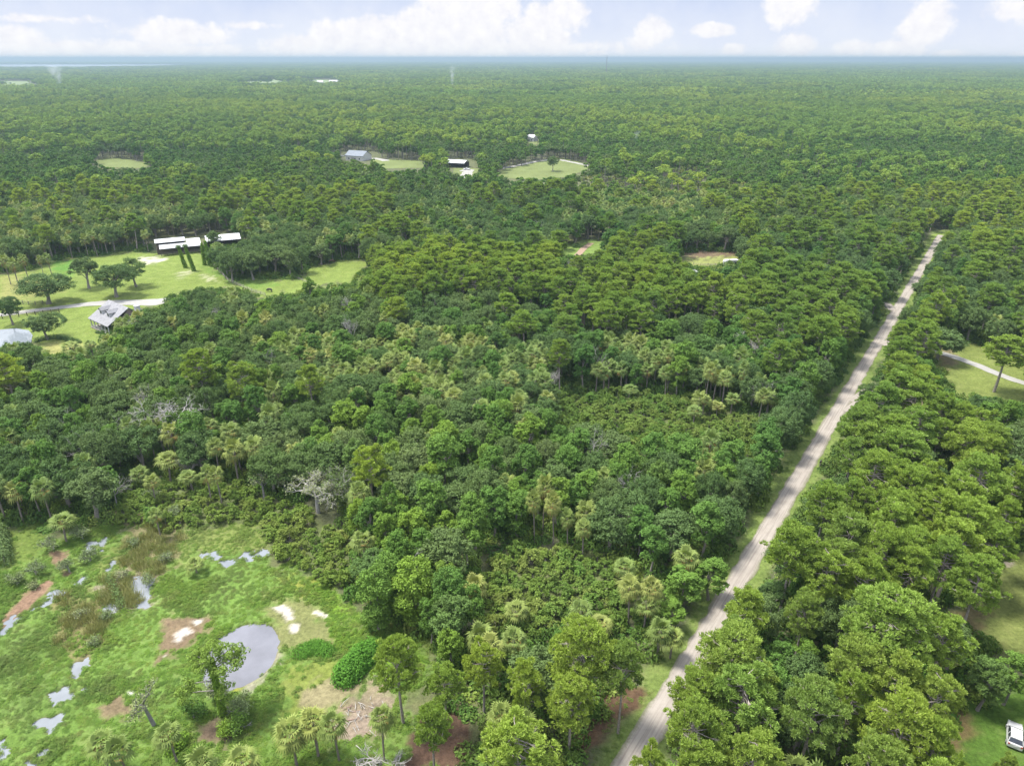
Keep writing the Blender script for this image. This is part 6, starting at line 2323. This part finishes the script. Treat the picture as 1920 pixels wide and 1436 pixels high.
# the vine-wrapped tall tree by the pond
def pond_tree():
    h = 12.0
    x, y, _ = G(396, 1243, 9.3)
    e = empty('vine_covered_tree', (x, y, -.1))
    e.scale = (.85, .85, .84)
    tag(e, 'tall vine-wrapped tree with side boughs in front of the round pond', 'tree')
    rng = np.random.default_rng(77)
    g = Geo()
    g.tube(np.array([[0, 0, 0], [.1, 0, 4], [-.1, .1, 8], [0, 0, 12.6]]), [.34, .28, .22, .08], 7)
    lob, V, Q, S, n0 = [], [], [], [], 0
    for a, L, z, zt in [(.1, 3.8, 10.2, 12.2), (.5, 2.9, 10.8, 12.6), (3.0, 2.4, 10.6, 12.6), (2.6, 3.6, 8.6, 9.6), (3.5, 4.6, 7.6, 8.2), (5.5, 3.0, 10.0, 11.2), (1.6, 2.2, 11.0, 13.0), (4.4, 2.2, 11.0, 13.2), (0, .2, 12.2, 13.8), (3.3, 5.2, 5.5, 5.6), (6.0, 2.2, 5.5, 6.0), (.7, 4.6, 9.4, 11.0)]:
        t = np.array([math.cos(a) * L, math.sin(a) * L, zt])
        g.tube(np.array([[0, 0, z], (np.array([0, 0, z]) + t) / 2 + [0, 0, .2], t]), [.12, .08, .03], 5)
        lob.append((t, rng.uniform(.95, 1.45)))
    for t, r in lob:
        for j in range(16):
            c = t * rng.uniform(.72, 1.0) ** np.array([1, 1, .3]) + rand_dirs(1, rng)[0] * r * 1.0 * [1, 1, .7]
            d = rand_dirs(36, rng, -.4, 1)
            v, q, s = cards(c + d * r * .42, d + .6 * rand_dirs(36, rng) + [0, 0, .4], .34, .2, rng)
            V.append(v); Q.append(q + n0); S.append(s); n0 += len(v)
    obj('trunk', g.mesh('trunk', M['bark'], smooth=True), e)
    obj('crown', mesh_np('crown', np.concatenate(V), np.concatenate(Q), None, [M['pond_tree']], {'shade': np.concatenate(S)}), e)
    n = 3600
    z = rng.uniform(.3, 12, n)
    a = rng.uniform(0, 6.28, n)
    rr = (.45 + .5 * (fbm(z / 1.2, a, 4) - .3)) * rng.uniform(.6, 1.1, n)
    C = np.stack([np.cos(a) * rr, np.sin(a) * rr, z], 1)
    v, q, s = cards(C, np.stack([np.cos(a), np.sin(a), a * 0 + .3], 1) + .5 * rand_dirs(n, rng), .28, .2, rng)
    obj('climbing_vine', mesh_np('climbing_vine', v, q, None, [M['climb']], {'shade': s}), e)


pond_tree()
for i, (a, b, hh, lb) in enumerate([(360, 1330, 3.0, 'sparse pale brush west of the vine-wrapped tree'), (440, 1320, 4.0, 'sparse brown brush south of the pond'), (455, 1350, 3.2, 'twiggy brush at the bare patch below the pond'), (405, 1300, 3.8, 'green brush at the foot of the vine-wrapped tree'), (420, 1362, 2.6, 'low grey brush on the reddish bare patch')]):
    dead('brush', a, b, hh, .5, 470 + i, M['deadtwig'], lb, M['willow' if i % 2 else 'hard'], 1300, depth=4, r=.08, wide=1.7, first=.2, leaf=.26, cat='bush')


for i, (a, b, hh, lb) in enumerate([(225, 1075, 2.2, 'grey-brown brush at the head of the white reed bed'), (275, 1085, 2.0, 'thin brown brush east of the white reed bed'), (200, 1150, 1.8, 'grey brush on the southern rim of the white reed bed'),
                                    (150, 1150, 2.0, 'grey-brown brush between the channel and the reed bed'), (310, 1040, 2.2, 'brown brush beside the upper reed patch'), (245, 1015, 2.4, 'tall brown brush behind the upper reed patch'), (60, 1095, 1.8, 'grey brush on the orange clay bank'), (175, 1200, 1.6, 'low brown brush south of the reeds')]):
    dead('brush', a, b, hh, .5, 490 + i, M['deadtwig'], lb, M['willow' if i % 3 else 'moss'], 500, depth=4, r=.07, wide=1.9, first=.2, leaf=.22, cat='bush')


# palms reduced to vine-covered poles by the stable
def vine_palm(px, pybase, h, lean, label, seed, head=True):
    x, y, _ = G(px, pybase, 0)
    e = empty('vine_covered_palm', (x, y, -.1))
    tag(e, label, 'dead palm', 'vine-hung trunks by the stable')
    rng = np.random.default_rng(seed)
    g = Geo().tube(np.array([[0, 0, 0], [lean * .5, 0, h * .5], [lean, 0, h]]), [.28, .24, .2], 6)
    obj('trunk', g.mesh('trunk', M['palmbark'], smooth=True), e)
    n = 1500
    z = rng.uniform(0, 1, n)
    a = rng.uniform(0, 6.28, n)
    rr = (.55 + .55 * fbm(z * 6, a, seed)) * rng.uniform(.5, 1.1, n) * (1.15 - .45 * z)
    C = np.stack([np.cos(a) * rr + lean * z, np.sin(a) * rr, z * h], 1)
    v, q, s = cards(C, np.stack([np.cos(a), np.sin(a), a * 0 + .3], 1) + .5 * rand_dirs(n, rng), .42, .28, rng)
    obj('climbing_vine', mesh_np('climbing_vine', v, q, None, [M['climb']], {'shade': s}), e)
    if head:
        d = rand_dirs(260, rng, -.3, 1)
        v, q, s = cards(np.array([lean, 0, h]) + d * [1.3, 1.3, .8] * rng.uniform(.4, 1, (260, 1)), d + [0, 0, .4], .5, .25, rng)
        obj('crown', mesh_np('crown', v, q, None, [M['oak']], {'shade': s}), e)


for i, (a, b, hh, ln, lb, hd) in enumerate([(348, 502, 9.0, -1.4, 'vine-hung trunk leaning west in front of the stable', True), (364, 508, 10.5, -1.8, 'tall vine-hung trunk with a small dark head', True), (384, 497, 9.5, .2, 'thick vine column west of the white metal roof gap', False),
                                         (394, 497, 10.5, -.4, 'middle vine column by the palm trunks', False), (408, 499, 9.5, -.9, 'vine column nearest the oak clump', False)]):
    vine_palm(a, b, hh, ln, lb, 600 + i, hd)

# ------------------------------------------------------------------ mailboxes, culvert, brush pile, tarp
def mailbox(px, py, label):
    x, y, _ = G(px, py, 0)
    e = empty('mailbox', (x, y, 0), R(-34))
    tag(e, label, 'mailbox')
    obj('post', Geo().box(-.07, .07, -.07, .07, -.1, 1.05).mesh('post', M['greywood']), e)
    secs = [(-.4, [(-.16, 1.05), (-.16, 1.25), (-.1, 1.38), (.1, 1.38), (.16, 1.25), (.16, 1.05)]), (.4, [(-.16, 1.05), (-.16, 1.25), (-.1, 1.38), (.1, 1.38), (.16, 1.25), (.16, 1.05)])]
    obj('box', loft_mesh('box', secs, M['black']), e)
    obj('flag', Geo().box(.165, .185, -.1, .12, 1.2, 1.3).mesh('flag', M['redlens']), e)
    return e


mailbox(1537, 874, 'black mailbox at the east edge of the dirt road')
mailbox(1663, 643, 'black mailbox at the mouth of the lawn drive')


def bin_(px, py, label):
    x, y, _ = G(px, py, 0)
    e = empty('rubbish_bin', (x, y, 0), R(-34))
    tag(e, label, 'bin')
    s = lambda w, z: [(-w, z), (-w, z + .01), (w, z + .01), (w, z)]
    g = Geo()
    V = [(-.26, -.28, .08), (.26, -.28, .08), (.26, .28, .08), (-.26, .28, .08), (-.33, -.36, 1.0), (.33, -.36, 1.0), (.33, .36, 1.0), (-.33, .36, 1.0)]
    g.add(V, [(0, 3, 2, 1), (0, 1, 5, 4), (1, 2, 6, 5), (2, 3, 7, 6), (3, 0, 4, 7), (4, 5, 6, 7)])
    obj('body', g.mesh('body', M['black']), e)
    obj('lid', Geo().box(-.36, .36, -.4, .4, 1.003, 1.08).mesh('lid', M['black']), e)
    for sx in (-.22, .22):
        obj('wheel', Geo().tube(np.array([[sx - .04, .34, .12], [sx + .04, .34, .12]]), [.12, .12], 10).mesh('wheel', M['tyre']), e)


bin_(1667, 640, 'dark wheeled bin behind the mailbox of the lawn drive')


def brush_pile():
    x, y, _ = G(665, 1345)
    e = empty('brush_pile', (x, y, 0))
    tag(e, 'low scattered pile of pale cut branches on bare ground', 'brush pile')
    rng = np.random.default_rng(55)
    for k in range(46):
        c = np.array([rng.normal(0, 1.9), rng.normal(0, 1.6), rng.uniform(.05, .35)])
        d = unit(np.array([rng.normal(), rng.normal(), rng.normal(0, .12)]))
        L = rng.uniform(.5, 1.9)
        g = Geo().tube(np.array([c - d * L / 2, c + rng.normal(0, .06, 3), c + d * L / 2]), [.05, .04, .015], 5)
        obj('branch', g.mesh('branch', M['dead'] if rng.random() < .7 else M['deadred']), e)


brush_pile()


def tarp():
    x, y, _ = G(1300, 507, 1)
    xs, ys_ = np.meshgrid(np.linspace(-2.6, 2.6, 14), np.linspace(-1.6, 1.6, 9))
    z = 1.5 * np.exp(-((xs / 1.9) ** 2 + (ys_ / 1.2) ** 2)) + .12 * (fbm(xs * 1.5, ys_ * 1.5, 3) - .5)
    i = (np.arange(8)[:, None] * 14 + np.arange(13)[None, :]).ravel()
    o = obj('tarpaulin', mesh_np('tarpaulin', np.stack([xs.ravel(), ys_.ravel(), z.ravel()], 1), np.stack([i, i + 1, i + 15, i + 14], 1), None, [M['whitewall']], smooth=True), loc=(x, y, 0))
    tag(o, 'white tarpaulin heap glimpsed behind the pine ridge', 'tarpaulin')


tarp()

# ------------------------------------------------------------------ smoke of small fires
def smoke(px, py, w_, h_, dens, lean, label, seed):
    x, y, _ = G(px, py, 10)
    m = bpy.data.materials.new('smoke')
    m.use_nodes = True
    w = NT(m.node_tree)
    out = w.n('ShaderNodeOutputMaterial')
    pv = w.n('ShaderNodeVolumePrincipled')
    tc = w.n('ShaderNodeTexCoord')
    sep = w.n('ShaderNodeSeparateXYZ')
    w.l(tc.outputs['Object'], sep.inputs[0])
    nz = w.noise(tc.outputs['Object'], 3.0 / w_ * 1.0, 4, .6, .6)
    u = w.math('DIVIDE', sep.outputs[2], h_)
    cx = w.math('MULTIPLY', w.math('MULTIPLY', u, u), lean)
    dx = w.math('SUBTRACT', sep.outputs[0], cx)
    wd = w.math('ADD', w_ * .10, w.math('MULTIPLY', u, w_ * .42))
    rr = w.math('DIVIDE', w.math('SQRT', w.math('ADD', w.math('MULTIPLY', dx, dx), w.math('MULTIPLY', sep.outputs[1], sep.outputs[1]))), wd)
    d = w.math('MULTIPLY', w.maprange(rr, .2, 1.0, 1, 0, True), w.maprange(nz, .38, .68, 0, 1))
    d = w.math('MULTIPLY', d, w.maprange(u, .45, .98, 1, 0, True))
    w.l(w.math('MULTIPLY', d, dens), pv.inputs['Density'])
    pv.inputs['Color'].default_value = (.86, .90, .96, 1)
    w.l(pv.outputs[0], out.inputs['Volume'])
    g = Geo().box(-w_ * .62 + min(0, lean), w_ * .62 + max(0, lean), -w_ * .6, w_ * .6, 0, h_)
    o = obj('smoke', g.mesh('smoke', m), loc=(x, y, 9))
    tag(o, label, 'smoke', kind='stuff')


smoke(112, 160, 62, 62, .05, -8, 'pale blue smoke plume rising from the woods below the lake', 1)
smoke(848, 165, 26, 62, .07, 4, 'thin smoke column rising in the far middle of the woods', 2)
smoke(1190, 266, 12, 12, .09, 3, 'small puff of bluish smoke above the trees', 3)

# ------------------------------------------------------------------ air
hm = bpy.data.materials.new('haze')
hm.use_nodes = True
hw = NT(hm.node_tree)
ho = hw.n('ShaderNodeOutputMaterial')
hv = hw.n('ShaderNodeVolumePrincipled')
hv.inputs['Color'].default_value = (.31, .41, .48, 1)
hv.inputs['Density'].default_value = HAZE = 0.00016
hv.inputs['Anisotropy'].default_value = 0.2
hw.l(hv.outputs[0], ho.inputs['Volume'])
hz = obj('haze', Geo().box(-44500, 44500, -44500, 44500, -2.2, 97).mesh('haze', hm))
tag(hz, kind='stuff')
